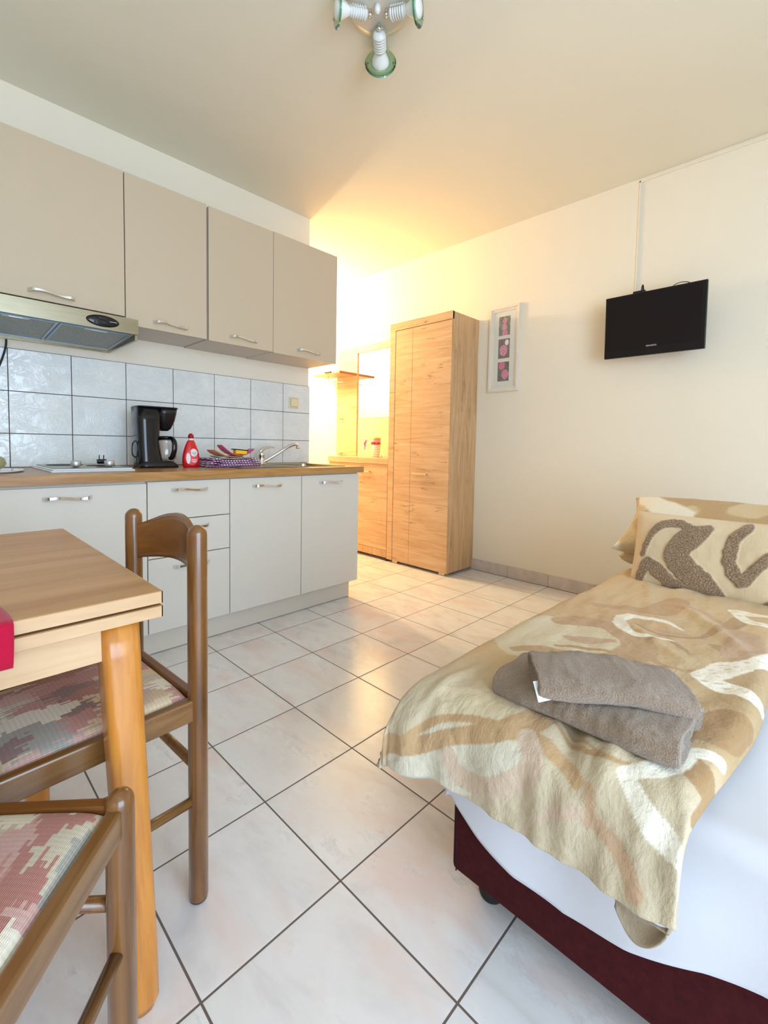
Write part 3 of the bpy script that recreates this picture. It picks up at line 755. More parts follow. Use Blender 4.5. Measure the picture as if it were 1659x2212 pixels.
# vase
t = thing('ribbon_vase', 'small patterned glass with orange-red top and pink ribbon on the hallway cabinet', 'vase', (2.05, .985, .912))
def m_zig():
    a = N('zigzag_glass_pattern'); tc = a.n('ShaderNodeTexCoord').outputs['Object']; s_ = a.n('ShaderNodeSeparateXYZ', {0: tc})
    tri = a.math('PINGPONG', a.math('MULTIPLY', s_.outputs[1], 1.0), .011)
    f = a.math('GREATER_THAN', a.math('FRACT', a.math('MULTIPLY', a.math('ADD', s_.outputs[2], tri), 42)), .8)
    return a.set(base=a.mix(f, rgb(244, 204, 168), rgb(255, 244, 226)), rough=.3)
b = B(); lathe(b, [(0, 0), (.036, 0), (.038, .004), (.045, .12), (.043, .12), (.036, .006), (0, .006)], 28, (2.05, .985, .9125)); obj('vase_body', b, m_zig(), t)
b = B(); lathe(b, [(0, .118), (.044, .118), (.046, .125), (.046, .186), (.040, .186), (.04, .13), (0, .13)], 28, (2.05, .985, .9125))
am = N('amber_red_glass'); s_ = am.n('ShaderNodeSeparateXYZ', {0: am.obj()})
am.set(base=am.ramp(am.math('MULTIPLY', am.math('SUBTRACT', s_.outputs[2], .11), 13), [(.0, rgb(150, 24, 6)), (.5, rgb(206, 84, 20)), (.95, rgb(244, 170, 70))]), rough=.2); obj('vase_rim', b, am.m, t)
MRIB = plain('pink_ribbon', rgb(214, 150, 206), .4)
b = B(); lathe(b, [(.047, .145), (.0475, .160), (.0465, .160), (.046, .145)], 28, (2.05, .985, .9125))
for dy, dz in ((.075, -.05), (.09, -.075), (.10, -.03)):
    tube(b, smoothpath([(2.02, 1.02, 1.068), (2.01, 1.04+dy*.3, 1.075), (2.005, 1.03+dy*.6, 1.06+dz*.3), (2.0, 1.02+dy*.75, 1.06+dz)], 5), .004, 8, flat=(.010, .0012))
obj('ribbon', b, MRIB, t)
b = B(); lathe(b, [(0, 0), (.014, 0), (.014, .022), (.012, .022), (.012, .016), (0, .016)], 20, (2.04, .905, .9125))
tag(obj('tealight', b, M_WHITEP, base=(2.04, .905, .9125)), 'small white tealight beside the ribboned glass', 'candle')

# ================================================================== PICTURE
t = thing('picture_frame', 'tall narrow white frame holding three small rose photographs', 'picture', (XR, -.237, 1.8))
py0, py1, pz0, pz1 = -.372, -.104, 1.466, 2.132
b = B()
for inset, w_, d_ in ((0, .030, .016), (.007, .014, .022), (.028, .012, .012)):
    a0, a1, c0, c1 = py0+inset, py1-inset, pz0+inset, pz1-inset; d_ = XR-d_
    for q in ((a0, a0+w_, c0, c1), (a1-w_, a1, c0, c1), (a0+w_, a1-w_, c0, c0+w_), (a0+w_, a1-w_, c1-w_, c1)):
        box(b, d_, XR-.0005, q[0], q[1], q[2], q[3])
obj('frame', b, M_FRAMEW, t)
b = B(); box(b, XR-.006, XR-.0008, py0+.035, py1-.035, pz0+.035, pz1-.035); obj('mat_board', b, M_MAT, t)
def m_rose(name, blobs, bg1, bg2):
    """blobs: (y, z, r) in frame-local metres"""
    a = N(name); tc = a.n('ShaderNodeTexCoord').outputs['Object']
    n0 = a.noise(tc, 60, 4, .7); col = a.mix(a.ramp(n0.outputs[0], [(.42, (0, 0, 0)), (.58, (1, 1, 1))]), rgb(*bg1), rgb(*bg2))
    nd = a.noise(tc, 90, 2)
    for y, z, r, c_in, c_out in blobs:
        d = a.n('ShaderNodeVectorMath', {0: tc, 1: (0, y, z)}, operation='SUBTRACT').outputs[0]
        d = a.n('ShaderNodeVectorMath', {0: d, 1: (0, 1, .8)}, operation='MULTIPLY').outputs[0]
        L = a.n('ShaderNodeVectorMath', {0: d}, operation='LENGTH').outputs[1]
        L = a.math('ADD', L, a.math('MULTIPLY', a.math('SUBTRACT', nd.outputs[0], .5), r*.45))
        petals = a.math('PINGPONG', a.math('ADD', L, a.math('MULTIPLY', nd.outputs[0], .006)), .0045)
        pc = a.mix(a.math('MULTIPLY', petals, 220), rgb(*c_in), rgb(*c_out))
        col = a.mix(a.math('LESS_THAN', L, r), col, pc)
    return a.set(base=col, rough=.35)
PK, PD = (240, 160, 184), (188, 60, 104)
ph = ((1.905, 2.053, m_rose('rose_photo_one', [(-.002, .215, .020, PD, PK), (.002, .168, .020, PD, (248, 190, 196)), (-.004, .118, .024, PD, PK)], (70, 92, 40), (150, 132, 128))),
      (1.728, 1.879, m_rose('rose_photo_two', [(.004, -.010, .034, (170, 60, 90), (244, 176, 190)), (-.022, .028, .006, PD, PK), (-.024, .050, .017, (236, 232, 236), (240, 236, 240))], (118, 84, 76), (96, 66, 62))),
      (1.550, 1.700, m_rose('rose_photo_three', [(.014, -.128, .027, PD, (232, 110, 140)), (-.016, -.198, .030, (190, 70, 110), (236, 146, 178))], (44, 52, 28), (96, 84, 74))))
for z0, z1, m in ph:
    b = B(); box(b, XR-.0066, XR-.0058, -.286, -.188, z0, z1); obj('photograph', b, m, t)
b = B(); box(b, XR-.0095, XR-.0085, py0+.034, py1-.034, pz0+.034, pz1-.034)
a_ = N('picture_glass'); a_.set(base=(1, 1, 1, 1), rough=.03, alpha=.07); obj('glazing', b, a_.m, t)

# ================================================================== TELEVISION
t = thing('television', 'black flat television hung high on the white wall', 'television', (2.12, -1.31, 1.6))
TX = 2.095
ty0, ty1, tz0, tz1 = -1.577, -1.040, 1.603, 1.982
tilt = Matrix.Translation((TX, 0, tz0)) @ Matrix.Rotation(-.03, 4, 'Y') @ Matrix.Translation((-TX, 0, -tz0))
b = B(); box(b, TX, TX+.022, ty0, ty1, tz0, tz1, .004, mat=tilt); box(b, TX+.02, TX+.045, ty0+.05, ty1-.05, tz0+.04, tz1-.04, .01, mat=tilt)
obj('housing', b, M_TVB, t)
b = B(); box(b, TX-.0008, TX+.001, ty0+.022, ty1-.012, tz0+.045, tz1-.012, mat=tilt); obj('screen', b, M_SCREEN, t)
Mt = tilt @ Matrix.Translation((TX-.0012, -1.308, tz0+.053)) @ Matrix.Rotation(-PI/2, 4, 'Z') @ Matrix.Rotation(PI/2, 4, 'X')
b = text_bm('GRUNDIG', .0125, Mt, .0004); obj('lettering', b, M_SILVER, t, 'small silver lettering')
b = B(); box(b, TX+.045, XR, -1.36, -1.26, 1.72, 1.86, .003); box(b, TX+.05, XR-.02, -1.33, -1.29, 1.76, 1.82); obj('wall_bracket', b, M_BLACKM, t)
b = B(); box(b, TX+.02, TX+.06, -1.255, -1.185, 1.965, 2.004, .006); lathe(b, [(0, 0), (.010, 0), (.008, .03), (.004, .045), (0, .046)], 14, (TX+.04, -1.235, 1.995)); obj('antenna_plug', b, M_BLACK, t)
b = B(); tube(b, smoothpath([(TX+.04, -1.38, 1.97), (TX+.04, -1.40, 1.998), (TX+.045, -1.44, 2.010), (TX+.05, -1.48, 1.998), (TX+.05, -1.49, 1.96)]), .0022, 8); obj('aerial_cable', b, M_BLACKM, t)

# ================================================================== CEILING LAMP
LC = Vector((.275, -.785, 2.703))
t = thing('ceiling_lamp', 'three-armed ceiling spotlight with round plate and green glass discs', 'ceiling lamp', LC)
b = B(); lathe(b, [(0, 0), (.122, 0), (.124, -.006), (.118, -.016), (.09, -.021), (0, -.023)], 48, LC); obj('ceiling_plate', b, plain('pale_cream_metal', rgb(216, 208, 192), .3), t)
b = B(); lathe(b, [(0, -.022), (.012, -.022), (.012, -.040), (.008, -.05), (0, -.052)], 18, LC + Vector((-.02, -.015, 0))); obj('finial', b, M_WHITEP, t)
dv = Vector((.717, .697, 0)); rv = Vector((.697, -.717, 0))
for ang, tl in ((2, .10), (112, .10), (-108, .10)):
    a = math.radians(ang); out = dv*math.cos(a) + rv*math.sin(a)
    ax = (out*math.cos(tl*1.2) + Vector((0, 0, -1))*math.sin(tl*1.2)).normalized()
    base = LC + out*(.058 if ang == 2 else .045) + Vector((0, 0, -.045))
    if ang == 2: base += Vector((0, 0, 0))
    zq = ax.to_track_quat('Z', 'Y').to_matrix().to_4x4(); Mx = Matrix.Translation(base) @ zq @ Matrix.Scale(1.22 if ang == 2 else 1.08, 4)
    b = B(); prof2 = [(0, 0), (.014, 0), (.019, .006)]
    for k in range(6): prof2 += [(.0225, .010+.0085*k), (.0225, .0125+.0085*k), (.0165, .0135+.0085*k), (.0165, .0170+.0085*k)]
    prof2 += [(.019, .062), (.013, .064), (0, .064)]
    lathe(b, prof2, 24, (0, 0, 0), Mx); sp_ = obj('spot_socket', b, M_WHITEP, t)
    b = B(); lathe(b, [(0, .060), (.014, .062), (.018, .072), (.028, .092), (.031, .105), (.029, .112), (.018, .117), (0, .118)], 24, (0, 0, 0), Mx); obj('bulb', b, plain('frosted_bulb', rgb(240, 238, 232), .25), sp_)
    b = B(); lathe(b, [(.0315, .1035), (.053, .1035), (.0545, .106), (.053, .1085), (.0315, .1085), (.0305, .106), (.0315, .1035)], 48, (0, 0, 0), Mx); obj('glass_disc', b, M_GREENG, sp_, 'pale green glass ring')
    b = B()
    for s_ in (-1, 1):
        pts = [Mx @ Vector(p) for p in smoothpath([(0, 0, -.012), (.016*s_, 0, -.008), (.023*s_, 0, .01), (.024*s_, 0, .05), (.030*s_, 0, .075), (.044*s_, 0, .112)], 5)]
        tube(b, pts, .0013, 6)
        lathe(b, [(0, -.003), (.0035, -.003), (.0035, .003), (0, .003)], 10, (0, 0, 0), Mx @ Matrix.Translation((.044*s_, 0, .111)))
    obj('wire_bracket', b, M_SATIN, sp_)
    b = B(); tube(b, [base - ax*.012, base - ax*.012 + Vector((0, 0, .03))], .005, 10); lathe(b, [(0, -.008), (.008, -.006), (.008, .006), (0, .008)], 12, base - ax*.012)
    obj('arm', b, M_CHROME, sp_)

# ================================================================== TABLE
t = thing('dining_table', 'light beech dining table with folded extension leaf at the left', 'table', (-1.07, -.82, 0))
TX0, TX1, TY0, TY1 = -1.47, -.691, -1.232, -.405
b = B(); box(b, TX0, TX1-.001, TY0+.001, TY1, .7275, .7497, .001, 1); tt = obj('tabletop', b, M_TABLE, t)
def edging(z0, z1, name):
    b = B()
    box(b, TX0, TX1, TY0-.0008, TY0+.0015, z0, z1-.0006); box(b, TX1-.002, TX1+.0006, TY0-.0008, TY1, z0, z1-.0006)
    return obj(name, b, M_TEDGE, t, 'paler edge band')
edging(.7277, .7495, 'edge_band')
b = B(); box(b, TX0, TX1+.001, TY0+.001, TY1, .7015, .7225, .001, 1); obj('extension_leaf', b, M_TABLE, t); edging(.7017, .7223, 'edge_band')
b = B(); box(b, TX0+.05, TX1-.05, TY0+.05, TY1-.05, .7225, .7275); obj('leaf_gap_shade', b, M_GAP, t)  # dark sheet between the leaves, the gap's shade put into its colour
b = B()
for q in ((TX0+.05, TX1-.07, TY0+.014, TY0+.034), (TX0+.05, TX1-.075, TY1-.140, TY1-.120), (TX0+.014, TX0+.034, TY0+.05, TY1-.14), (TX1-.075, TX1-.055, TY0+.05, TY1-.12)):
    box(b, q[0], q[1], q[2], q[3], .642, .7013, .001)
obj('apron', b, M_TEDGE, t)
def table_leg(cx_, cy_, bx, by):
    b = B(); secs = []
    for k in range(13):
        f = k/12; z = .7012*(1-f) ; hx = .0315 - .006*f; r = .016 - .002*f
        if k == 12: hx -= .008; z = 0.0
        if k == 11: z = .018
        secs.append((rrect(hx, hx, r, 5), cx_+(bx-cx_)*f, cy_+(by-cy_)*f, z))
    loft(b, secs); obj('leg', b, M_TLEG, t)
table_leg(-.758, -1.197, -.742, -1.262)
table_leg(-.775, -.565, -.798, -.590); table_leg(-1.40, -1.197, -1.42, -1.262); table_leg(-1.40, -.565, -1.42, -.590)
# tablecloth
b = B()
def cl(u, v):
    y = -.62 - .66*v*1.0; x1 = -.943+.03*sstep(.2, .95, v)+.006*math.sin(v*9); x = -1.25+(x1+1.25)*u
    L = .62*v*1.10; ye = -.62-L; z = .7515; y = ye
    if ye < TY0-.004:
        over = (TY0-.004)-ye; z = .7515-over; y = TY0-.006-.004*math.sin(u*14)-.01*sstep(0, .07, over)
    return Vector((x, y, z+.0012*sn(x, y, 0, 12)))
grid(b, 40, 90, cl)
o = obj('tablecloth', b, M_REDCL, base=(-1.08, -.95, .75)); tag(o, 'crimson tablecloth hanging over the edge of the dining table', 'tablecloth')
md = o.modifiers.new('thick', 'SOLIDIFY'); md.thickness = .0012; md.offset = 1

# ================================================================== CHAIRS
def m_seat():
    a = N('woven_patchwork_upholstery'); tc = a.n('ShaderNodeTexCoord').outputs['Object']
    # stepped, streaky patches: jitter the coordinates in small steps before the cell lookup
    st = a.n('ShaderNodeVectorMath', {0: tc, 1: (.010, .0045, .02)}, operation='SNAP').outputs[0]
    wn = a.n('ShaderNodeTexWhiteNoise', {'Vector': a.n('ShaderNodeVectorMath', {0: tc, 1: (.2, .0045, .2)}, operation='SNAP').outputs[0]})
    jit = a.n('ShaderNodeVectorMath', {0: wn.outputs['Color'], 1: (.030, .006, 0)}, operation='MULTIPLY').outputs[0]
    n0 = a.noise(st, 16, 3, .6)
    dj = a.n('ShaderNodeVectorMath', {0: n0.outputs['Color'], 1: (.09, .06, 0)}, operation='MULTIPLY').outputs[0]
    p = a.n('ShaderNodeVectorMath', {0: a.n('ShaderNodeVectorMath', {0: st, 1: jit}, operation='ADD').outputs[0], 1: dj}, operation='ADD').outputs[0]
    p = a.n('ShaderNodeMapping', {'Vector': p, 'Rotation': (0, 0, .5), 'Scale': (1, 1.5, 0)}).outputs[0]
    vo = a.n('ShaderNodeTexVoronoi', {'Vector': p, 'Scale': 15.0}, voronoi_dimensions='2D', distance='MANHATTAN')
    k = a.n('ShaderNodeSeparateColor', {0: vo.outputs['Color']}).outputs[0]
    r = a.n('ShaderNodeValToRGB', {'Fac': k}); r.color_ramp.interpolation = 'CONSTANT'
    stops = [(0, (200, 152, 144)), (.14, (168, 88, 78)), (.26, (218, 190, 150)), (.38, (150, 148, 140)), (.48, (234, 224, 204)), (.58, (188, 118, 112)), (.70, (196, 164, 122)), (.82, (124, 78, 84)), (.92, (196, 184, 160))]
    e = r.color_ramp.elements
    while len(e) < len(stops): e.new(.5)
    for i, (q, c) in enumerate(stops): e[i].position = q; e[i].color = rgb(*c)
    wv = a.n('ShaderNodeTexWave', {'Vector': tc, 'Scale': 150.0, 'Distortion': .4, 'Detail': 1.0}, bands_direction='Y')
    wx = a.n('ShaderNodeTexWave', {'Vector': tc, 'Scale': 40.0, 'Distortion': .4, 'Detail': 1.0}, bands_direction='X')
    col = a.mix(a.math('MULTIPLY', wv.outputs['Fac'], .32), r.outputs[0], rgb(236, 228, 214))
    col = a.mix(a.math('MULTIPLY', wx.outputs['Fac'], .12), col, rgb(90, 60, 60))
    return a.set(base=col, rough=.85, sheen=.2, spec=.2, normal=a.bump(wv.outputs['Fac'], .5, .0015))
M_SEAT = m_seat()
HD, HW, PR = .178, .172, .0205
def make_chair(label, loc, rz):
    t = thing('dining_chair', label, 'chair', loc, rz, 'wooden chairs with woven seats at the table')
    def dome(r, z1, z0=0): return [(0, z0), (r*.72, z0), (r*.9, z0+.004), (r, z0+.012)] + [(r, z1-r*1.05)] + [(r*math.cos(k*PI/14), z1-r*1.05+r*1.05*math.sin(k*PI/14)) for k in range(1, 7)] + [(0, z1)]
    for s in (-1, 1):
        b = B(); lathe(b, dome(PR, .848), 28, (-HD, s*HW, 0)); l1 = obj('leg', b, M_CHAIR, t, local=True)
        b = B(); lathe(b, [(0, 0), (PR*.74, 0), (PR*.92, .004), (PR*.95, .010), (0, .010)], 24, (-HD, s*HW, 0)); obj('glide', b, M_BLACKM, l1, local=True)
    for s in (-1, 1):
        b = B(); lathe(b, dome(PR, .490), 28, (HD, s*HW, 0)); l1 = obj('leg', b, M_CHAIR, t, local=True)
        b = B(); lathe(b, [(0, 0), (PR*.74, 0), (PR*.92, .004), (PR*.95, .010), (0, .010)], 24, (HD, s*HW, 0)); obj('glide', b, M_BLACKM, l1, local=True)
    for s in (-1, 1):
        b = B(); box(b, -HD+.01, HD-.01, s*HW-.011, s*HW+.011, .422, .470, .004, 2); obj('seat_rail', b, M_CHAIRX, t, local=True)
        b = B(); box(b, s*HD-.011, s*HD+.011, -HW+.01, HW-.01, .422, .470, .004, 2); obj('seat_rail', b, M_CHAIRB, t, local=True)
        b = B(); tube(b, [(-HD+.01, s*HW, .236), (HD-.01, s*HW, .236)], .0105, 14); obj('stretcher', b, M_CHAIRX, t, local=True)
        b = B(); tube(b, [(s*HD, -HW+.01, .305), (s*HD, HW-.01, .305)], .0105, 14); obj('stretcher', b, M_CHAIR, t, local=True)
    # upholstered drop-in seat
    b = B()
    def se(u, v):
        x = (u*2-1)*(HD-.0115); y = (v*2-1)*(HW-.0115)
        ex = 1-abs(u*2-1)**6; ey = 1-abs(v*2-1)**6
        return Vector((x, y, .458+.026*(max(0, ex*ey))**.45))
    V = grid(b, 40, 40, se)
    box(b, -HD+.012, HD-.012, -HW+.012, HW-.012, .435, .457)
    obj('seat', b, M_SEAT, t, local=True)
    # bowed backrest
    b = B(); n, m_ = 33, 9; F = []
    for side in (0, 1):
        G = []
        for i in range(n):
            u = i/(n-1); y = (u*2-1)*(HW-.006); c = math.cos((u*2-1)*PI/2)
            xx = -HD - .042*c**.8 + (.0 if side == 0 else .011)-.003
            zt = .806 + .044*math.sin(PI*u)**1.3; zb = .722 + .014*math.sin(PI*u)**1.5 - .008*abs(u*2-1)**8
            G.append([b.verts.new((xx, y, zb+(zt-zb)*j/(m_-1))) for j in range(m_)])
        F.append(G)
    for G, flip in ((F[0], 0), (F[1], 1)):
        for i in range(n-1):
            for j in range(m_-1):
                q = [G[i][j], G[i+1][j], G[i+1][j+1], G[i][j+1]]; f = b.faces.new(q[::-1] if flip else q); f.smooth = True
    A, C = F
    for i in range(n-1):
        for j in (0, m_-1): b.faces.new([A[i][j], A[i+1][j], C[i+1][j], C[i][j]])
    for i in (0, n-1):
        for j in range(m_-1): b.faces.new([A[i][j], A[i][j+1], C[i][j+1], C[i][j]])
    bmesh.ops.recalc_face_normals(b, faces=b.faces[:])
    obj('backrest', b, M_CHAIRB, t, local=True)
    return t
ch = make_chair('brown wooden chair pushed under the table from the right, curved backrest in view', (-.774, -.978, 0), PI+.06)
dup(ch, (-1.045, -1.368, 0), math.radians(48.7), 'nearest wooden chair with only its patterned seat corner and front leg showing')

# ================================================================== BED
t = thing('bed', 'low single bed with dark burgundy fabric base', 'bed', (.78, -2.0, 0))
BX_, BXE, BY_, BYE = -.184, 1.76, -1.540, -2.46
b = B(); box(b, BX_, BXE, BYE, BY_, .075, .30, .012, 3); bs = obj('bed_base', b, M_BASE, t)
b = B(); box(b, BX_-.001, BX_+.002, BY_-.0145, BY_-.0125, .078, .298); obj('seam', b, plain('dark_seam', rgb(24, 10, 12), .9), bs)
b = B(); box(b, BX_+.005, BXE-.005, BYE+.005, BY_-.005, .302, .452, .03, 4); obj('mattress', b, M_SHEET, t, 'white covered mattress')
for x in (-.105, 1.70):
    for y in (-1.600, -2.41):
        b = B(); lathe(b, [(0, 0), (.026, 0), (.030, .01), (.030, .05), (.024, .076), (0, .076)], 24, (x, y, 0)); obj('foot', b, M_BLACKM, t)

# bed sheet: flat top, falls over the foot end, hem sags in a shallow curve
def hem(y):
    pts = [(-1.50, .262), (-1.56, .205), (-1.62, .172), (-1.70, .140), (-1.80, .134), (-1.907, .160), (-2.01, .206), (-2.08, .226), (-2.25, .24), (-2.46, .25)]
    for (a, p), (c, q) in zip(pts, pts[1:]):
        if c <= y <= a: return p+(q-p)*(y-a)/(c-a)
    return pts[0][1] if y > -1.5 else pts[-1][1]
b = B(); s0 = 1.55
def sheet(u, v):
    y = -1.530-.945*v
    L = 1.90 + (.452-hem(y)) - .02; s = u*L
    flat = 1.70+(.20-.03); s1 = 1.745-(-.155)
    ridge = (.020*math.exp(-((y+2.16+.16*(s-1.6))/.045)**2) - .010*math.exp(-((y+2.08+.10*(s-1.6))/.03)**2))*sstep(.9, 1.5, s)*(1-sstep(1.80, 1.93, s)) + .006*sn(s, y*2, 0, 5)
    if s < s1: x = 1.745-s; z = .458
    else:
        q = s-s1; R_ = .032
        if q < R_*PI/2: a = q/R_; x = -.155-R_*math.sin(a); z = .458-R_*(1-math.cos(a))
        else:
            q2 = q-R_*PI/2; z = .426-q2; x = -.187-.018*sstep(0, .14, q2)-.006*math.sin(y*22)*sstep(0, .1, q2)
    edge = sstep(-1.545, -1.530, y)
    z -= .03*edge
    return Vector((x, y, z+ridge*(1 if s < s1 else .4)))
grid(b, 260, 110, sheet)
o = obj('bed_sheet', b, M_SHEET, base=(.8, -2, .455)); tag(o, 'white cotton sheet hanging over the foot of the bed', 'sheet')
md = o.modifiers.new('thick', 'SOLIDIFY'); md.thickness = .0015; md.offset = 1

# ---- painted strokes helper for woven / printed pattern
def seg_dist(p, a, c):
    ax, ay = c[0]-a[0], c[1]-a[1]; L = ax*ax+ay*ay
    t_ = 0 if L == 0 else max(0, min(1, ((p[0]-a[0])*ax+(p[1]-a[1])*ay)/L))
    dx, dy = p[0]-a[0]-ax*t_, p[1]-a[1]-ay*t_
    return math.sqrt(dx*dx+dy*dy), t_
def stroke_cover(p, st):
    """signed coverage: distance to the stroke outline (negative inside), plus depth ratio"""
    best = 9; bw = 1
    for (x0, y0, w0), (x1, y1, w1) in zip(st, st[1:]):
        if abs(p[0]-(x0+x1)/2) > abs(x0-x1)/2+max(w0, w1)+.02 or abs(p[1]-(y0+y1)/2) > abs(y0-y1)/2+max(w0, w1)+.02: continue
        d, t_ = seg_dist(p, (x0, y0), (x1, y1)); w = w0+(w1-w0)*t_
        if d-w < best: best = d-w; bw = w
    return best, bw
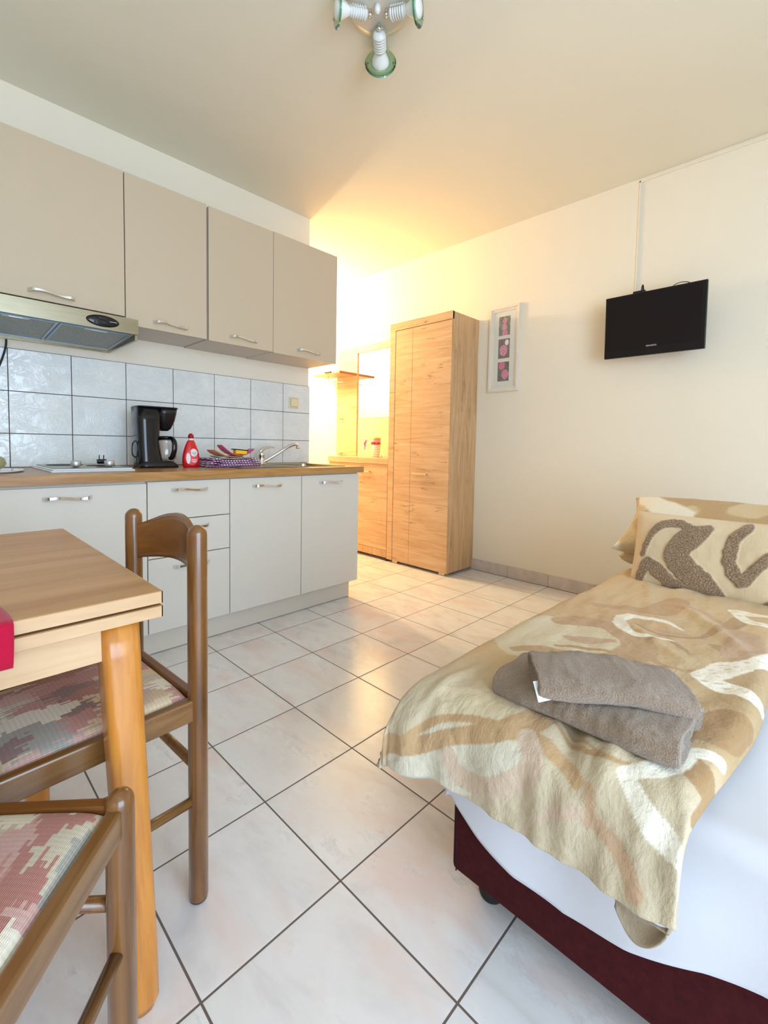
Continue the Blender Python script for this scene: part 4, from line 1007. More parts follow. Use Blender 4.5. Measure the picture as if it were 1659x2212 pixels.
#@@STROKES@@
DUVET_STROKES = [
    ((210,192,158), 0, [(1.131, -1.578, 0.0495), (1.106, -1.579, 0.0658), (1.071, -1.58, 0.0897), (1.033, -1.582, 0.1129), (1.001, -1.588, 0.127), (0.975, -1.598, 0.1284), (0.952, -1.611, 0.1221), (0.933, -1.627, 0.1124), (0.921, -1.643, 0.1033), (0.918, -1.661, 0.0957), (0.923, -1.682, 0.0875), (0.93, -1.702, 0.0785), (0.936, -1.719, 0.0688), (0.939, -1.732, 0.0569), (0.941, -1.742, 0.0432), (0.944, -1.749, 0.0307), (0.945, -1.755, 0.022)]),
    ((206,196,174), 0, [(1.577, -1.497, 0.0495), (1.569, -1.517, 0.0526), (1.556, -1.546, 0.0571), (1.543, -1.578, 0.0613), (1.53, -1.608, 0.0634), (1.518, -1.636, 0.0629), (1.505, -1.664, 0.0607), (1.493, -1.691, 0.0573), (1.484, -1.714, 0.0535), (1.478, -1.733, 0.0484), (1.474, -1.748, 0.0421), (1.471, -1.76, 0.0361), (1.469, -1.769, 0.032)]),
    ((210,192,158), 0, [(1.45, -1.586, 0.0198), (1.446, -1.596, 0.021), (1.44, -1.611, 0.0227), (1.433, -1.628, 0.0243), (1.427, -1.644, 0.0253), (1.42, -1.66, 0.0256), (1.413, -1.677, 0.0255), (1.407, -1.693, 0.0248), (1.403, -1.706, 0.0234), (1.402, -1.715, 0.0207), (1.404, -1.722, 0.017), (1.406, -1.727, 0.0133), (1.408, -1.731, 0.0108)]),
    ((210,192,158), 0, [(1.418, -1.565, 0.0147), (1.411, -1.577, 0.0158), (1.402, -1.595, 0.0175), (1.392, -1.614, 0.0189), (1.386, -1.629, 0.0192), (1.384, -1.641, 0.0179), (1.385, -1.651, 0.0154), (1.387, -1.658, 0.0129), (1.388, -1.664, 0.0111)]),
    ((184,146,102), 0, [(0.866, -1.575, 0.0322), (0.855, -1.581, 0.0349), (0.838, -1.589, 0.0387), (0.821, -1.599, 0.0426), (0.808, -1.612, 0.0454), (0.799, -1.628, 0.0466), (0.793, -1.646, 0.047), (0.79, -1.666, 0.0469), (0.792, -1.684, 0.0467), (0.801, -1.702, 0.0464), (0.815, -1.72, 0.0458), (0.831, -1.737, 0.0452), (0.846, -1.751, 0.0448), (0.859, -1.763, 0.0448), (0.872, -1.772, 0.0449), (0.886, -1.78, 0.045), (0.901, -1.785, 0.0448), (0.918, -1.788, 0.0444), (0.936, -1.788, 0.0438), (0.955, -1.787, 0.0428), (0.972, -1.783, 0.0412), (0.987, -1.777, 0.0386), (1.002, -1.77, 0.0352), (1.015, -1.76, 0.0316), (1.028, -1.749, 0.0283), (1.04, -1.736, 0.0252), (1.051, -1.722, 0.0222), (1.062, -1.707, 0.0195), (1.071, -1.691, 0.0175), (1.078, -1.674, 0.0165), (1.083, -1.655, 0.0163), (1.088, -1.637, 0.0164), (1.096, -1.621, 0.0162), (1.108, -1.606, 0.0156), (1.123, -1.593, 0.0148), (1.136, -1.581, 0.0141), (1.146, -1.573, 0.0136)]),
    ((190,154,120), 0, [(0.964, -1.635, 0.014), (0.964, -1.64, 0.0157), (0.963, -1.648, 0.0181), (0.962, -1.657, 0.0203), (0.957, -1.668, 0.0211), (0.947, -1.681, 0.0197), (0.933, -1.697, 0.0169), (0.919, -1.712, 0.0139), (0.91, -1.722, 0.0118)]),
    ((172,134,88), 0, [(1.05, -1.635, 0.0061), (1.043, -1.642, 0.0067), (1.034, -1.652, 0.0076), (1.023, -1.665, 0.0084), (1.013, -1.678, 0.0088), (1.003, -1.694, 0.0084), (0.994, -1.713, 0.0076), (0.985, -1.731, 0.0067), (0.979, -1.743, 0.0061)]),
    ((184,146,102), 0, [(1.54, -1.427, 0.0242), (1.535, -1.451, 0.0229), (1.528, -1.485, 0.0211), (1.521, -1.522, 0.0193), (1.512, -1.554, 0.0179), (1.503, -1.58, 0.0172), (1.493, -1.603, 0.0168), (1.482, -1.624, 0.0167), (1.472, -1.644, 0.0168), (1.462, -1.664, 0.0171), (1.452, -1.682, 0.0177), (1.442, -1.699, 0.0185), (1.433, -1.714, 0.0197), (1.425, -1.726, 0.0214), (1.419, -1.735, 0.0237), (1.412, -1.742, 0.0259), (1.405, -1.749, 0.0275), (1.398, -1.755, 0.0287), (1.391, -1.76, 0.0297), (1.383, -1.764, 0.0301), (1.374, -1.765, 0.0293), (1.361, -1.763, 0.0267), (1.346, -1.758, 0.0227), (1.331, -1.752, 0.0187), (1.321, -1.748, 0.0159)]),
    ((184,146,102), 0, [(1.516, -1.5, 0.0068), (1.509, -1.511, 0.0072), (1.498, -1.526, 0.0078), (1.486, -1.543, 0.0083), (1.476, -1.559, 0.0086), (1.467, -1.574, 0.0085), (1.459, -1.589, 0.0082), (1.452, -1.605, 0.0078), (1.446, -1.62, 0.0076), (1.441, -1.636, 0.0077), (1.437, -1.651, 0.008), (1.434, -1.666, 0.0083), (1.431, -1.68, 0.0086), (1.429, -1.692, 0.0088), (1.427, -1.704, 0.0089), (1.426, -1.713, 0.0089), (1.425, -1.72, 0.009)]),
    ((184,146,102), 0, [(1.425, -1.749, 0.0114), (1.424, -1.757, 0.0117), (1.422, -1.769, 0.0123), (1.42, -1.782, 0.0127), (1.42, -1.795, 0.013), (1.422, -1.807, 0.0129), (1.425, -1.819, 0.0126), (1.429, -1.83, 0.0123), (1.433, -1.841, 0.012), (1.438, -1.851, 0.0118), (1.443, -1.86, 0.0116), (1.448, -1.868, 0.0114), (1.451, -1.873, 0.0113)]),
    ((200,174,150), 0, [(1.516, -1.62, 0.0144), (1.521, -1.622, 0.0153), (1.528, -1.625, 0.0165), (1.535, -1.63, 0.0178), (1.54, -1.636, 0.0187), (1.543, -1.644, 0.0192), (1.545, -1.655, 0.0195), (1.545, -1.666, 0.0196), (1.544, -1.679, 0.0196), (1.54, -1.693, 0.0194), (1.535, -1.709, 0.019), (1.528, -1.725, 0.0186), (1.52, -1.739, 0.0186), (1.511, -1.752, 0.0191), (1.501, -1.764, 0.0199), (1.49, -1.774, 0.0207), (1.481, -1.782, 0.0213), (1.473, -1.787, 0.0216), (1.465, -1.79, 0.0218), (1.458, -1.792, 0.0219), (1.451, -1.791, 0.0218), (1.444, -1.788, 0.0216), (1.437, -1.782, 0.0211), (1.431, -1.775, 0.0207), (1.427, -1.771, 0.0204)]),
    ((172,134,88), 0, [(1.365, -1.794, 0.0036), (1.368, -1.801, 0.0041), (1.373, -1.81, 0.0048), (1.379, -1.821, 0.0054), (1.384, -1.831, 0.0059), (1.389, -1.841, 0.0061), (1.393, -1.851, 0.0061), (1.397, -1.862, 0.006), (1.4, -1.872, 0.0058), (1.402, -1.882, 0.0055), (1.402, -1.892, 0.0051), (1.402, -1.902, 0.0046), (1.4, -1.912, 0.0042), (1.395, -1.923, 0.0038), (1.388, -1.935, 0.0034), (1.381, -1.946, 0.003), (1.376, -1.954, 0.0028)]),
    ((172,134,88), 0, [(1.349, -1.8, 0.0026), (1.354, -1.81, 0.0028), (1.361, -1.823, 0.003), (1.369, -1.838, 0.0032), (1.376, -1.852, 0.0033), (1.383, -1.865, 0.0032), (1.39, -1.877, 0.003), (1.396, -1.888, 0.0028), (1.4, -1.896, 0.0026)]),
    ((200,174,150), 0, [(1.536, -1.817, 0.005), (1.531, -1.823, 0.006), (1.523, -1.831, 0.0075), (1.515, -1.84, 0.0091), (1.508, -1.849, 0.0101), (1.503, -1.858, 0.0106), (1.499, -1.868, 0.0109), (1.495, -1.878, 0.0107), (1.492, -1.887, 0.0102), (1.489, -1.896, 0.0089), (1.486, -1.904, 0.0071), (1.483, -1.912, 0.0053), (1.481, -1.917, 0.004)]),
    ((190,154,120), 0, [(1.491, -1.91, 0.0101), (1.493, -1.916, 0.0109), (1.497, -1.924, 0.0119), (1.501, -1.933, 0.0131), (1.505, -1.941, 0.0139), (1.509, -1.947, 0.0144), (1.514, -1.953, 0.0147), (1.519, -1.958, 0.0148), (1.525, -1.963, 0.0148), (1.533, -1.967, 0.0146), (1.542, -1.971, 0.0142), (1.55, -1.975, 0.0137), (1.556, -1.977, 0.0134)]),
    ((190,154,120), 0, [(1.449, -1.893, 0.007), (1.454, -1.896, 0.0075), (1.461, -1.899, 0.0083), (1.47, -1.903, 0.009), (1.477, -1.905, 0.0091), (1.484, -1.905, 0.0083), (1.491, -1.904, 0.007), (1.498, -1.903, 0.0056), (1.502, -1.902, 0.0046)]),
    ((184,146,102), 0, [(0.855, -1.788, 0.0093), (0.866, -1.792, 0.0105), (0.881, -1.797, 0.0122), (0.898, -1.803, 0.0139), (0.913, -1.809, 0.0149), (0.925, -1.816, 0.0149), (0.937, -1.823, 0.0144), (0.947, -1.831, 0.0136), (0.955, -1.839, 0.0128), (0.962, -1.846, 0.0121), (0.967, -1.854, 0.0114), (0.97, -1.862, 0.0107), (0.971, -1.871, 0.01), (0.967, -1.883, 0.0093), (0.96, -1.897, 0.0085), (0.952, -1.91, 0.0079), (0.947, -1.919, 0.0074)]),
    ((172,134,88), 0, [(0.832, -1.788, 0.0049), (0.821, -1.793, 0.0052), (0.804, -1.801, 0.0057), (0.789, -1.81, 0.0063), (0.781, -1.819, 0.0069), (0.784, -1.829, 0.0077), (0.794, -1.839, 0.0087), (0.806, -1.85, 0.0095), (0.817, -1.859, 0.0096), (0.826, -1.867, 0.0086), (0.835, -1.874, 0.0069), (0.843, -1.879, 0.0051), (0.848, -1.883, 0.0039)]),
    ((172,134,88), 0, [(0.729, -1.919, 0.0156), (0.735, -1.925, 0.0165), (0.745, -1.933, 0.0179), (0.754, -1.942, 0.0193), (0.76, -1.951, 0.0201), (0.761, -1.959, 0.0204), (0.758, -1.967, 0.0205), (0.756, -1.975, 0.0201), (0.757, -1.983, 0.0191), (0.764, -1.991, 0.0171), (0.775, -1.999, 0.0142), (0.786, -2.006, 0.0113), (0.793, -2.011, 0.0094)]),
    ((184,146,102), 0, [(0.989, -1.808, 0.0095), (0.992, -1.816, 0.0105), (0.996, -1.827, 0.0119), (1.001, -1.84, 0.0136), (1.007, -1.851, 0.0153), (1.015, -1.861, 0.0173), (1.023, -1.87, 0.0196), (1.034, -1.879, 0.0218), (1.046, -1.887, 0.0233), (1.063, -1.895, 0.024), (1.083, -1.903, 0.0242), (1.102, -1.91, 0.0241), (1.115, -1.915, 0.0241)]),
    ((184,146,102), 0, [(0.631, -1.59, 0.0172), (0.622, -1.602, 0.0174), (0.608, -1.62, 0.0176), (0.593, -1.639, 0.0185), (0.579, -1.659, 0.0207), (0.57, -1.68, 0.0254), (0.563, -1.702, 0.0318), (0.552, -1.723, 0.038), (0.533, -1.739, 0.0421), (0.498, -1.749, 0.043), (0.452, -1.754, 0.0419), (0.408, -1.757, 0.0402), (0.377, -1.759, 0.0391)]),
    ((190,154,120), 0, [(0.723, -1.636, 0.0122), (0.721, -1.654, 0.0114), (0.717, -1.68, 0.0102), (0.714, -1.709, 0.0091), (0.711, -1.735, 0.0086), (0.71, -1.757, 0.009), (0.71, -1.777, 0.01), (0.709, -1.796, 0.011), (0.707, -1.815, 0.0114), (0.703, -1.835, 0.0109), (0.697, -1.856, 0.0099), (0.691, -1.874, 0.0088), (0.687, -1.887, 0.0081)]),
    ((190,154,120), 0, [(0.398, -1.736, 0.0113), (0.405, -1.757, 0.0117), (0.416, -1.788, 0.0122), (0.428, -1.821, 0.0128), (0.441, -1.847, 0.0132), (0.456, -1.866, 0.0133), (0.473, -1.882, 0.0133), (0.489, -1.894, 0.0132), (0.5, -1.903, 0.0132)]),
    ((172,134,88), 0, [(0.709, -1.721, 0.008), (0.718, -1.736, 0.0082), (0.731, -1.757, 0.0084), (0.743, -1.78, 0.0086), (0.747, -1.801, 0.0085), (0.743, -1.819, 0.0077), (0.733, -1.836, 0.0063), (0.717, -1.852, 0.0053), (0.698, -1.867, 0.0055), (0.673, -1.88, 0.0074), (0.643, -1.891, 0.0105), (0.609, -1.902, 0.0139), (0.575, -1.911, 0.0169), (0.536, -1.92, 0.0195), (0.493, -1.928, 0.022), (0.453, -1.934, 0.0241), (0.426, -1.939, 0.0256)]),
    ((190,154,120), 0, [(0.569, -1.954, 0.0416), (0.59, -1.958, 0.0428), (0.62, -1.965, 0.0446), (0.653, -1.971, 0.046), (0.682, -1.975, 0.046), (0.709, -1.975, 0.0437), (0.735, -1.972, 0.0398), (0.758, -1.969, 0.0357), (0.774, -1.967, 0.033)]),
    ((162,122,72), 0, [(1.31, -1.992, 0.0211), (1.315, -1.999, 0.0233), (1.321, -2.009, 0.0265), (1.328, -2.021, 0.0294), (1.334, -2.03, 0.0306), (1.337, -2.038, 0.0293), (1.337, -2.045, 0.0265), (1.339, -2.051, 0.0231), (1.346, -2.055, 0.0201), (1.361, -2.057, 0.0176), (1.381, -2.057, 0.015), (1.4, -2.056, 0.0128), (1.414, -2.055, 0.0113)]),
    ((162,122,72), 0, [(1.199, -1.948, 0.0386), (1.199, -1.957, 0.041), (1.198, -1.97, 0.0446), (1.196, -1.984, 0.0479), (1.189, -1.995, 0.0495), (1.174, -2.002, 0.0486), (1.154, -2.007, 0.046), (1.135, -2.01, 0.0431), (1.121, -2.013, 0.0412)]),
    ((244,236,218), 0, [(0.737, -1.689, 0.0147), (0.728, -1.688, 0.0155), (0.714, -1.685, 0.0167), (0.699, -1.684, 0.0179), (0.686, -1.684, 0.0186), (0.674, -1.686, 0.0186), (0.661, -1.689, 0.0182), (0.651, -1.694, 0.0177), (0.642, -1.7, 0.0172), (0.637, -1.708, 0.0169), (0.634, -1.718, 0.0166), (0.633, -1.728, 0.0162), (0.631, -1.739, 0.0157), (0.627, -1.75, 0.015), (0.623, -1.761, 0.0142), (0.62, -1.772, 0.0132), (0.621, -1.784, 0.0118), (0.629, -1.798, 0.0097), (0.641, -1.812, 0.0071), (0.654, -1.826, 0.0045), (0.663, -1.835, 0.0028)]),
    ((244,236,218), 0, [(0.737, -1.689, 0.0183), (0.747, -1.695, 0.018), (0.762, -1.703, 0.0176), (0.777, -1.713, 0.017), (0.789, -1.723, 0.0162), (0.797, -1.734, 0.0151), (0.803, -1.745, 0.0138), (0.807, -1.756, 0.0125), (0.809, -1.767, 0.0113), (0.808, -1.776, 0.0104), (0.804, -1.785, 0.0097), (0.799, -1.793, 0.0091), (0.795, -1.801, 0.0083), (0.792, -1.81, 0.0073), (0.789, -1.82, 0.0061), (0.787, -1.829, 0.005), (0.785, -1.835, 0.0042)]),
    ((244,236,218), 1, [(0.963, -1.927, 0.0194), (0.956, -1.931, 0.0205), (0.947, -1.936, 0.022), (0.936, -1.942, 0.0237), (0.923, -1.947, 0.0252), (0.909, -1.952, 0.0267), (0.892, -1.957, 0.0283), (0.876, -1.961, 0.0294), (0.86, -1.967, 0.0296), (0.848, -1.973, 0.0281), (0.838, -1.979, 0.0255), (0.825, -1.986, 0.0229), (0.805, -1.995, 0.0217), (0.77, -2.009, 0.0225), (0.726, -2.027, 0.0246), (0.683, -2.043, 0.0269), (0.654, -2.055, 0.0285)]),
    ((244,236,218), 1, [(0.973, -1.928, 0.0181), (0.975, -1.934, 0.0208), (0.977, -1.942, 0.0248), (0.98, -1.95, 0.0286), (0.982, -1.959, 0.031), (0.982, -1.967, 0.0313), (0.982, -1.975, 0.0304), (0.981, -1.983, 0.0289), (0.982, -1.991, 0.0277), (0.984, -1.999, 0.027), (0.988, -2.007, 0.0264), (0.991, -2.015, 0.0256), (0.993, -2.023, 0.0243), (0.993, -2.032, 0.022), (0.991, -2.041, 0.019), (0.988, -2.049, 0.0162), (0.987, -2.055, 0.0142)]),
    ((244,236,218), 1, [(0.338, -1.916, 0.0236), (0.337, -1.921, 0.0247), (0.337, -1.929, 0.0263), (0.335, -1.937, 0.0275), (0.334, -1.947, 0.0273), (0.332, -1.959, 0.0247), (0.33, -1.973, 0.0205), (0.328, -1.986, 0.0162), (0.326, -1.995, 0.0132)]),
    ((244,236,218), 1, [(0.371, -1.923, 0.0173), (0.382, -1.929, 0.0178), (0.399, -1.938, 0.0186), (0.415, -1.949, 0.0193), (0.426, -1.959, 0.0195), (0.429, -1.97, 0.0189), (0.426, -1.983, 0.0179), (0.423, -1.995, 0.0168), (0.42, -2.003, 0.016)]),
    ((244,236,218), 1, [(1.408, -1.934, 0.0105), (1.404, -1.938, 0.0116), (1.399, -1.944, 0.0131), (1.393, -1.951, 0.0148), (1.386, -1.957, 0.0162), (1.378, -1.963, 0.0175), (1.37, -1.969, 0.0187), (1.36, -1.974, 0.0196), (1.351, -1.979, 0.0199), (1.34, -1.983, 0.0193), (1.328, -1.987, 0.0179), (1.318, -1.99, 0.0165), (1.31, -1.992, 0.0155)]),
    ((244,236,218), 1, [(1.335, -1.983, 0.0104), (1.327, -1.985, 0.0109), (1.315, -1.987, 0.0116), (1.303, -1.99, 0.0123), (1.293, -1.993, 0.0128), (1.287, -1.997, 0.013), (1.282, -2.001, 0.0131), (1.278, -2.006, 0.0132), (1.275, -2.011, 0.0133), (1.271, -2.017, 0.0135), (1.268, -2.024, 0.0138), (1.266, -2.031, 0.0141), (1.264, -2.035, 0.0143)]),
    ((244,236,218), 1, [(1.409, -1.937, 0.0115), (1.413, -1.941, 0.0121), (1.418, -1.947, 0.013), (1.424, -1.954, 0.014), (1.43, -1.961, 0.0148), (1.436, -1.968, 0.0155), (1.443, -1.975, 0.0163), (1.449, -1.983, 0.0168), (1.455, -1.99, 0.0172), (1.46, -1.997, 0.0173), (1.464, -2.003, 0.0173), (1.468, -2.01, 0.017), (1.473, -2.017, 0.0164), (1.478, -2.026, 0.0155), (1.483, -2.036, 0.0142), (1.488, -2.045, 0.0127), (1.494, -2.052, 0.0111), (1.5, -2.055, 0.0091), (1.507, -2.055, 0.0067), (1.514, -2.054, 0.0044), (1.52, -2.053, 0.0028), (1.526, -2.053, 0.0021), (1.532, -2.053, 0.002), (1.537, -2.053, 0.0021), (1.54, -2.053, 0.0022)]),
]
CUSH_STROKES = [
    ((0,0,0), 0, [(-0.214, -0.027, 0.0113), (-0.211, -0.016, 0.0115), (-0.208, 0.001, 0.0118), (-0.203, 0.019, 0.0122), (-0.198, 0.035, 0.0126), (-0.192, 0.048, 0.0132), (-0.186, 0.061, 0.0138), (-0.179, 0.072, 0.0145), (-0.171, 0.082, 0.015), (-0.162, 0.09, 0.0154), (-0.151, 0.097, 0.0156), (-0.14, 0.101, 0.0158), (-0.129, 0.105, 0.0159), (-0.118, 0.107, 0.0159), (-0.106, 0.107, 0.0159), (-0.095, 0.106, 0.0157), (-0.084, 0.104, 0.0155), (-0.074, 0.101, 0.0152), (-0.064, 0.096, 0.0147), (-0.056, 0.091, 0.0143), (-0.05, 0.088, 0.014)]),
    ((0,0,0), 0, [(-0.008, 0.096, 0.0159), (-0.016, 0.09, 0.0206), (-0.028, 0.082, 0.0275), (-0.041, 0.073, 0.0344), (-0.053, 0.063, 0.0392), (-0.063, 0.052, 0.0409), (-0.074, 0.041, 0.0408), (-0.083, 0.029, 0.0401), (-0.09, 0.018, 0.0398), (-0.095, 0.007, 0.0403), (-0.098, -0.003, 0.0409), (-0.1, -0.013, 0.0415), (-0.098, -0.023, 0.042), (-0.093, -0.033, 0.0423), (-0.085, -0.042, 0.0426), (-0.075, -0.051, 0.0429), (-0.065, -0.06, 0.0433), (-0.055, -0.069, 0.044), (-0.043, -0.077, 0.0448), (-0.032, -0.086, 0.0457), (-0.022, -0.095, 0.0463), (-0.013, -0.106, 0.0467), (-0.004, -0.118, 0.047), (0.004, -0.128, 0.0472), (0.009, -0.136, 0.0473)]),
    ((0,0,0), 0, [(-0.225, -0.169, 0.0099), (-0.222, -0.156, 0.0116), (-0.219, -0.137, 0.014), (-0.215, -0.116, 0.0166), (-0.21, -0.099, 0.0186), (-0.205, -0.085, 0.0199), (-0.2, -0.072, 0.0208), (-0.195, -0.063, 0.0215), (-0.188, -0.058, 0.0222), (-0.18, -0.06, 0.0227), (-0.172, -0.067, 0.0231), (-0.163, -0.076, 0.0234), (-0.153, -0.085, 0.024), (-0.142, -0.094, 0.0249), (-0.13, -0.104, 0.026), (-0.118, -0.115, 0.0271), (-0.106, -0.124, 0.0279), (-0.093, -0.133, 0.0284), (-0.08, -0.141, 0.0288), (-0.067, -0.148, 0.029), (-0.059, -0.153, 0.0292)]),
    ((0,0,0), 0, [(0.105, 0.117, 0.017), (0.099, 0.11, 0.0175), (0.089, 0.099, 0.0181), (0.079, 0.087, 0.0188), (0.072, 0.074, 0.0194), (0.067, 0.06, 0.0198), (0.064, 0.046, 0.02), (0.062, 0.03, 0.0202), (0.061, 0.015, 0.0204), (0.062, -0.001, 0.0206), (0.065, -0.017, 0.0208), (0.069, -0.032, 0.021), (0.074, -0.045, 0.0211), (0.08, -0.055, 0.0211), (0.088, -0.064, 0.0211), (0.096, -0.07, 0.021), (0.103, -0.071, 0.0207), (0.109, -0.066, 0.0203), (0.115, -0.056, 0.0197), (0.122, -0.044, 0.019), (0.129, -0.031, 0.0184), (0.139, -0.017, 0.0178), (0.151, -0.0, 0.0171), (0.162, 0.015, 0.0165), (0.17, 0.026, 0.0161)]),
    ((0,0,0), 0, [(0.152, -0.153, 0.0099), (0.156, -0.15, 0.0111), (0.162, -0.147, 0.0128), (0.169, -0.142, 0.0145), (0.177, -0.137, 0.0156), (0.187, -0.13, 0.0159), (0.2, -0.122, 0.0158), (0.211, -0.114, 0.0155), (0.219, -0.109, 0.0153)]),
]
#@@END@@

# ---- duvet
DX0 = 1.16; DYR, DYL = -2.035, -1.520; DZ = .512
def duvet_base(s, y):
    """s: distance from the head end, y: distance across (runs past the edges)"""
    flat = DX0-(-.205)
    zt = DZ + .018*sstep(.2, 1.2, s)
    R_ = .095
    if s < flat: x = DX0-s; dz1 = 0.0
    else:
        q = s-flat
        if q < R_*1.45: a = q/R_; x = -.205-R_*math.sin(a); dz1 = R_*(1-math.cos(a))
        else:
            q2 = q-R_*1.45; x = -.205-R_*math.sin(1.45)-.12*q2; dz1 = R_*(1-math.cos(1.45))+q2*.99
    dz2 = 0.0; yy = y
    DYR_ = DYR + .048*sstep(1.0, 1.5, s); y = DYR_ + (y-DYR)*(DYL-DYR_)/(DYL-DYR) if y < DYL else y; yy = y
    if y > DYL:
        q = y-DYL; Rl = .05
        if q < Rl*1.35: a = q/Rl; yy = DYL+Rl*math.sin(a); dz2 = Rl*(1-math.cos(a))
        else:
            q2 = q-Rl*1.35; yy = DYL+Rl*math.sin(1.35)+q2*.22; dz2 = Rl*(1-math.cos(1.35))+q2*.97
    if y < DYR_+.03:
        q = (DYR_+.03)-y; Rr = .030
        a = min(q/Rr, 1.6); yy = DYR_+.03-Rr*math.sin(a)-.3*max(0, q-Rr*1.6); dz2 = Rr*(1-math.cos(a)) + max(0, q-Rr*1.6)*.8
    dz = (dz1**2.6+dz2**2.6)**(1/2.6)
    return x, yy, zt-dz
def duvet_pt(s, y):
    s = s - .008*sstep(-.07, .02, DYR-y)*sstep(1.1, 1.55, s)
    x, yy, z = duvet_base(s, y)
    top = 1-sstep(1.3, 1.5, s)*.3
    w = .0055*sn(s, y, 0, 6, 1)+.0035*sn(s*.6, y*1.8, 0, 16, 2)+.0022*abs(sn(s*1.5, y, .3, 26, 3))
    # long soft creases
    for (a0, b0, a1, b1, h, wd) in ((.35, -1.75, .75, -2.0, .012, .022), (.15, -1.62, .55, -1.72, .008, .02), (.62, -1.60, .95, -1.93, .007, .018), (1.28, -1.80, 1.46, -1.86, -.016, .018), (1.30, -1.90, 1.48, -1.905, .010, .02), (1.26, -1.57, 1.47, -1.53, .008, .014), (.05, -1.9, .3, -1.65, .008, .02), (.95, -1.98, 1.25, -1.90, -.007, .02)):
        d, t_ = seg_dist((s, y), (a0, b0), (a1, b1)); w += h*math.exp(-(d/wd)**2)*math.sin(PI*min(1, max(0, t_*.9+.05)))
    foot = sstep(1.36, 1.5, s)
    x -= w*foot; z += w*(1-foot*.7)
    x -= foot*.010*sn(0, y*3, s, 9, 5)
    # the corner poking out at the floor side of the foot end
    k = sstep(-1.60, -1.50, y)*sstep(1.38, 1.52, s)
    x -= .030*k; z -= .012*k
    return Vector((x, yy, z))
SMAX = DX0+.205+.095*1.45+.075
NS, NT = 420, 190
b = B(); cl_ = b.loops.layers.float_color.new('print')
Y0_, Y1_ = DYR-.026, DYL+.13
VV = [[None]*NT for _ in range(NS)]; CC = {}
c_base = Vector(rgb(201, 176, 138)[:3])
def lighten(s, y):
    c = Vector(rgb(200, 162, 112)[:3])
    k = sn(s, y, 0, 3, 8)*.5+.5
    c = c.lerp(Vector(rgb(202, 174, 130)[:3]), sstep(.35, .75, k))
    c = c.lerp(Vector(rgb(194, 178, 150)[:3]), sstep(1.15, 1.45, s)*.9)
    # brown cloudy ground toward the wall side edge
    c = c.lerp(Vector(rgb(176, 142, 94)[:3]), .75*sstep(.05, -.10, y+1.90+.08*sn(s, y, 0, 6, 4))*sstep(.5, .75, s)*(1-sstep(1.22, 1.3, s)))
    return c
def print_col(s, y):
    jx = .0012*sn(s, y, 0, 60, 2)+.005*sn(s, y, 0, 14, 3); jy = .0012*sn(s, y, 3, 60, 5)+.005*sn(s, y, 3, 14, 6)
    c = lighten(s, y)
    for col, brush, st in DUVET_STROKES:
        d, w = stroke_cover((s+jx, y+jy), st)
        if d < .0015:
            k = 1-sstep(-.0015, .0015, d)
            if brush:
                # dry-brush gaps inside broad white strokes
                g = sn(s*.5+y*.9, y*.5-s*.9, 0, 1, 0)
                th_ = noise.noise(Vector(((s*.75+y*.66)*40, (s*.66-y*.75)*190, 1.0)))
                inner = sstep(-.003, -.35*w-.004, d)
                if th_ > .30: k *= 1-.6*inner
            c = c.lerp(Vector(rgb(*col)[:3]), k)
    return c
for i in range(NS):
    s = SMAX*i/(NS-1)
    for j in range(NT):
        y = Y0_+(Y1_-Y0_)*j/(NT-1)
        v = b.verts.new(duvet_pt(s, y)); VV[i][j] = v
        c = print_col(s, y); CC[v] = (c.x, c.y, c.z, 1)
# curl the foot hem under
hemrow = []
for j in range(NT):
    p = VV[NS-1][j].co; kf = sstep(0, .16, j/(NT-1))*sstep(0, .1, 1-j/(NT-1)); q = b.verts.new(p+Vector((.012*kf+.0005, 0, -.010*kf-.001))); CC[q] = CC[VV[NS-1][j]]; q2 = b.verts.new(p+Vector((.040*kf+.001, 0, (-.006+.004*sn(p.y, 0, 0, 20))*kf-.002))); CC[q2] = CC[VV[NS-1][j]]
    hemrow.append((q, q2))
def face(q):
    f = b.faces.new(q); f.smooth = True
    for l in f.loops: l[cl_] = CC[l.vert]
for i in range(NS-1):
    for j in range(NT-1): face([VV[i][j], VV[i][j+1], VV[i+1][j+1], VV[i+1][j]])
for j in range(NT-1):
    face([VV[NS-1][j], VV[NS-1][j+1], hemrow[j+1][0], hemrow[j][0]]); face([hemrow[j][0], hemrow[j+1][0], hemrow[j+1][1], hemrow[j][1]])
t = thing('duvet', 'beige duvet with brown and white brushstroke swirls along the bed', 'duvet', (.4, -1.8, .46))
o = obj('duvet_cover', b, M_DUVET, t)
md = o.modifiers.new('thick', 'SOLIDIFY'); md.thickness = .014; md.offset = -1
# the turned-under flap at the near corner of the hem
b = B(); cl2 = b.loops.layers.float_color.new('print')
def cuff(u, v):
    y = -1.908-.072*u; dz = .050*math.sin(PI*min(1, .08+.92*u))**.7
    zt = .362+.004*u; x = -.292-.010*u
    return Vector((x+.016*math.sin(PI*v)*(.3+.7*u), y, zt-dz*v))
grid(b, 30, 14, cuff)
for f in b.faces:
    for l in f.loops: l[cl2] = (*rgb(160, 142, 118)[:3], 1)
o = obj('corner_flap', b, M_DUVET, t); md = o.modifiers.new('thick', 'SOLIDIFY'); md.thickness = .003

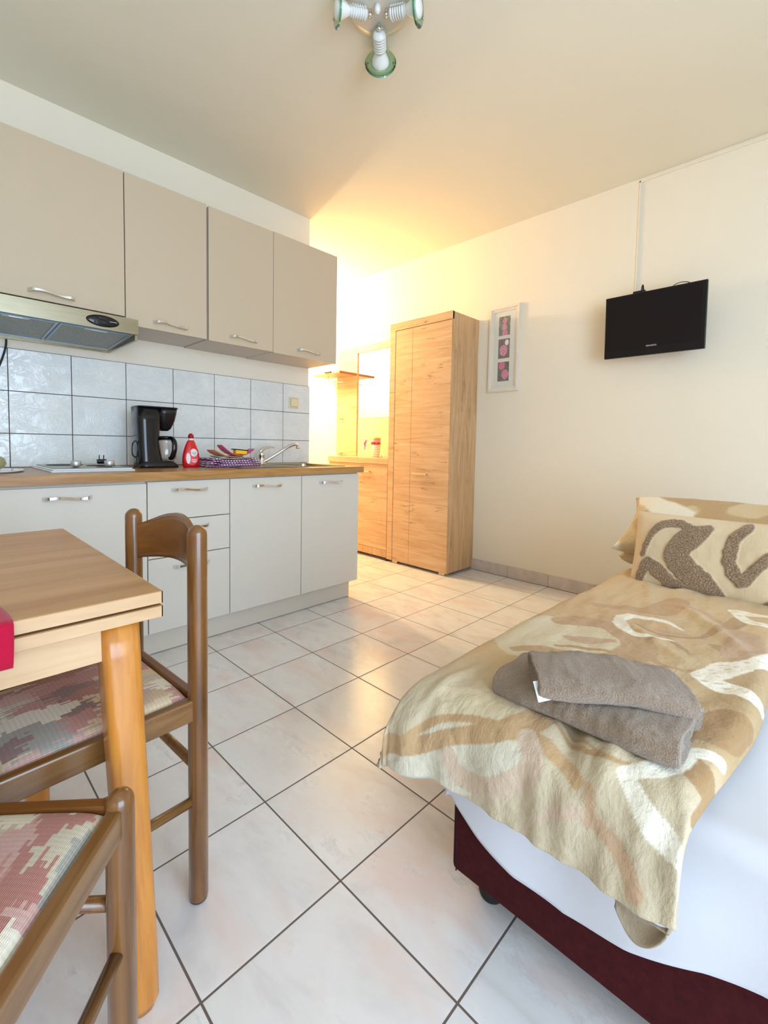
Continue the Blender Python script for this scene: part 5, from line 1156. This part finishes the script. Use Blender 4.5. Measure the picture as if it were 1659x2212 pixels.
# ---- pillows
def pillow(name, label, cat, c, hx, hy, th, M4, mat, col=None, ears=.05, nu=70, nv=50, colfn=None, dispfn=None, pw=.42):
    """flat cushion in its local XY plane (x half width hx, y half height hy), thickness along z"""
    b = B(); L = b.loops.layers.float_color.new('print'); C2 = {}
    for side in (1, -1):
        V = []
        for i in range(nu):
            row = []
            for j in range(nv):
                u, v = i/(nu-1)*2-1, j/(nv-1)*2-1
                pinch = 1-ears*(1-abs(u)**2)*abs(v)**4 ; pv = 1-ears*(1-abs(v)**2)*abs(u)**4
                x, y = hx*u*pv, hy*v*pinch
                e = max(0, (1-u**4)*(1-v**4))**pw
                z = side*th*e + .006*sn(x, y, side, 9)*e + .002*sn(x, y, side, 30)*e
                if dispfn and side == 1: z += dispfn(x, y, u, v)
                vv = b.verts.new(M4 @ Vector((x, y, z))); row.append(vv)
                C2[vv] = (colfn(x, y) if colfn else (*rgb(*col)[:3], 1))
            V.append(row)
        for i in range(nu-1):
            for j in range(nv-1):
                q = [V[i][j], V[i+1][j], V[i+1][j+1], V[i][j+1]]
                f = b.faces.new(q if side == 1 else q[::-1]); f.smooth = True
                for l in f.loops: l[L] = C2[l.vert]
    bmesh.ops.remove_doubles(b, verts=b.verts[:], dist=1e-5)
    o = obj(name, b, mat, base=c); return tag(o, label, cat)
def frame(c, xa, ya):
    xa = Vector(xa).normalized(); ya = Vector(ya); ya = (ya-xa*ya.dot(xa)).normalized(); za = xa.cross(ya)
    m = Matrix((xa, ya, za)).transposed().to_4x4(); m.translation = Vector(c); return m
def pil_col(x, y):
    c = Vector(rgb(208, 184, 142)[:3]); k = sn(x, y, 0, 7, 3)
    c = c.lerp(Vector(rgb(178, 142, 94)[:3]), sstep(.0, .05, k)*.8)
    c = c.lerp(Vector(rgb(238, 230, 212)[:3]), sstep(.27, .30, sn(x, y, 0, 5, 9)))
    return (c.x, c.y, c.z, 1)
pillow('pillow', 'lower beige patterned pillow behind the tufted cushion', 'pillow', (1.38, -1.80, .545), .36, .21, .07, frame((1.38, -1.815, .56), (0, -1, .0), (1, 0, .04)), M_DUVET, colfn=pil_col)
pillow('pillow', 'upper beige patterned pillow lying on the other pillow behind the cushion', 'pillow', (1.40, -1.80, .70), .405, .195, .065, frame((1.30, -1.84, .690), (0, -1, .0), (.80, 0, .48)), M_DUVET, colfn=pil_col, ears=.09)
CF = frame((1.045, -1.812, .632), (0, -1, 0), (.27, 0, 1))
def cush_sd(x, y):
    j1 = .006*sn(x, y, 0, 45, 1); best = 9
    for _, _, st in CUSH_STROKES:
        d, w = stroke_cover((x+j1, y+j1), st); best = min(best, d)
    return best
def cush_col(x, y):
    d = cush_sd(x, y); k = 1-sstep(-.003, .003, d)
    sp_k = noise.noise(Vector((x*230, y*230, 0)))
    c = Vector(rgb(234, 204, 160)[:3]).lerp(Vector((rgb(134, 100, 68) if sp_k < .12 else rgb(178, 142, 104))[:3]), k)
    return (c.x, c.y, c.z, 1)
def cush_disp(x, y, u, v):
    d = cush_sd(x, y); k = 1-sstep(-.004, .003, d)
    return k*(.007+.0035*noise.noise(Vector((x*240, y*240, 3))))
pillow('cushion', 'cream cushion with shaggy brown tufted curves, leaning on the pillows', 'cushion', (1.045, -1.812, .51), .262, .148, .062, CF, M_CUSH, colfn=cush_col, dispfn=cush_disp, nu=260, nv=150, ears=.03)

# ---- towels
def folded_towel(label, c, yawt, L, Wd, H, seed, droop=0.0, zfn=None):
    """long axis local x, fold section in local yz"""
    t = thing('towel', label, 'towel', c, yawt, 'folded taupe towels on the duvet')
    b = B(); n, k = 110, 56; rings = []
    for i in range(n):
        u = i/(n-1); x = (u-.5)*L; ring = []
        endk = 1-.10*(abs(u*2-1)**6); taper = 1 - droop*sstep(.0, .9, 1-u)
        for q in range(k):
            a = 2*PI*q/k; ca, sa = math.cos(a), math.sin(a)
            e = .62
            yy = Wd/2*math.copysign(abs(ca)**e, ca)*endk; zz = H/2*math.copysign(abs(sa)**e, sa)*endk*taper
            r_ = .0035*sn(x*2, yy*2, zz*2+seed, 9)+.0016*sn(x, yy, zz+seed, 70)+.0008*noise.noise(Vector((x*300, yy*300, zz*300)))
            zb = H/2+zz + (zfn(u, yy/Wd) if zfn else 0)
            ring.append(b.verts.new((x+.004*sn(0, yy, zz+seed, 25)*(1 if i in (0, n-1) else 0), yy*(1+r_*12), max(0.0, zb+r_*1.2))))
        rings.append(ring)
    for A, C in zip(rings, rings[1:]):
        for q in range(k): b.faces.new([A[q], A[(q+1) % k], C[(q+1) % k], C[q]]).smooth = True
    # rolled layers visible at the ends: recessed spiral steps
    for ring, sgn in ((rings[0], -1), (rings[-1], 1)):
        prev = ring; cen = sum((v.co for v in ring), Vector())/k
        for sc_, dp in ((.86, -.002), (.80, .012), (.62, .014), (.58, .004), (.36, .004), (.30, .014), (.05, .014)):
            cur = [b.verts.new(cen+(v.co-cen)*sc_ + Vector((-sgn*dp, 0, 0))) for v in ring]
            for q in range(k):
                f = [prev[q], prev[(q+1) % k], cur[(q+1) % k], cur[q]]
                b.faces.new(f if sgn == 1 else f[::-1]).smooth = True
            prev = cur
        b.faces.new(prev if sgn == 1 else prev[::-1])
    bmesh.ops.recalc_face_normals(b, faces=b.faces[:])
    obj('towel_body', b, M_TOWEL, t, local=True); return t
t1 = folded_towel('larger folded taupe towel lying on the duvet, underneath the other', (-.108, -1.800, .524), math.radians(-91), .325, .205, .056, 1, zfn=lambda u, w: -.010*sstep(.5, 1, 1-u))
t2 = folded_towel('smaller folded taupe towel with white tag, on top of the larger one', (-.112, -1.826, .572), math.radians(-55), .262, .150, .044, 5, zfn=lambda u, w: .004*math.sin(PI*u)-.010*sstep(.6, 1, u))
b = B(); q = [b.verts.new(p) for p in ((-0.232, -1.740, 0.603), (-0.203, -1.762, 0.607), (-0.222, -1.780, 0.583), (-0.250, -1.760, 0.579), (-0.231, -1.739, 0.602), (-0.202, -1.761, 0.606), (-0.221, -1.779, 0.582), (-0.249, -1.759, 0.578))]
for f in ((0, 1, 2, 3), (7, 6, 5, 4), (0, 4, 5, 1), (1, 5, 6, 2), (2, 6, 7, 3), (3, 7, 4, 0)): b.faces.new([q[i] for i in f])
obj('care_tag', b, plain('white_tag', rgb(244, 244, 248), .6), t2, 'small white tag')
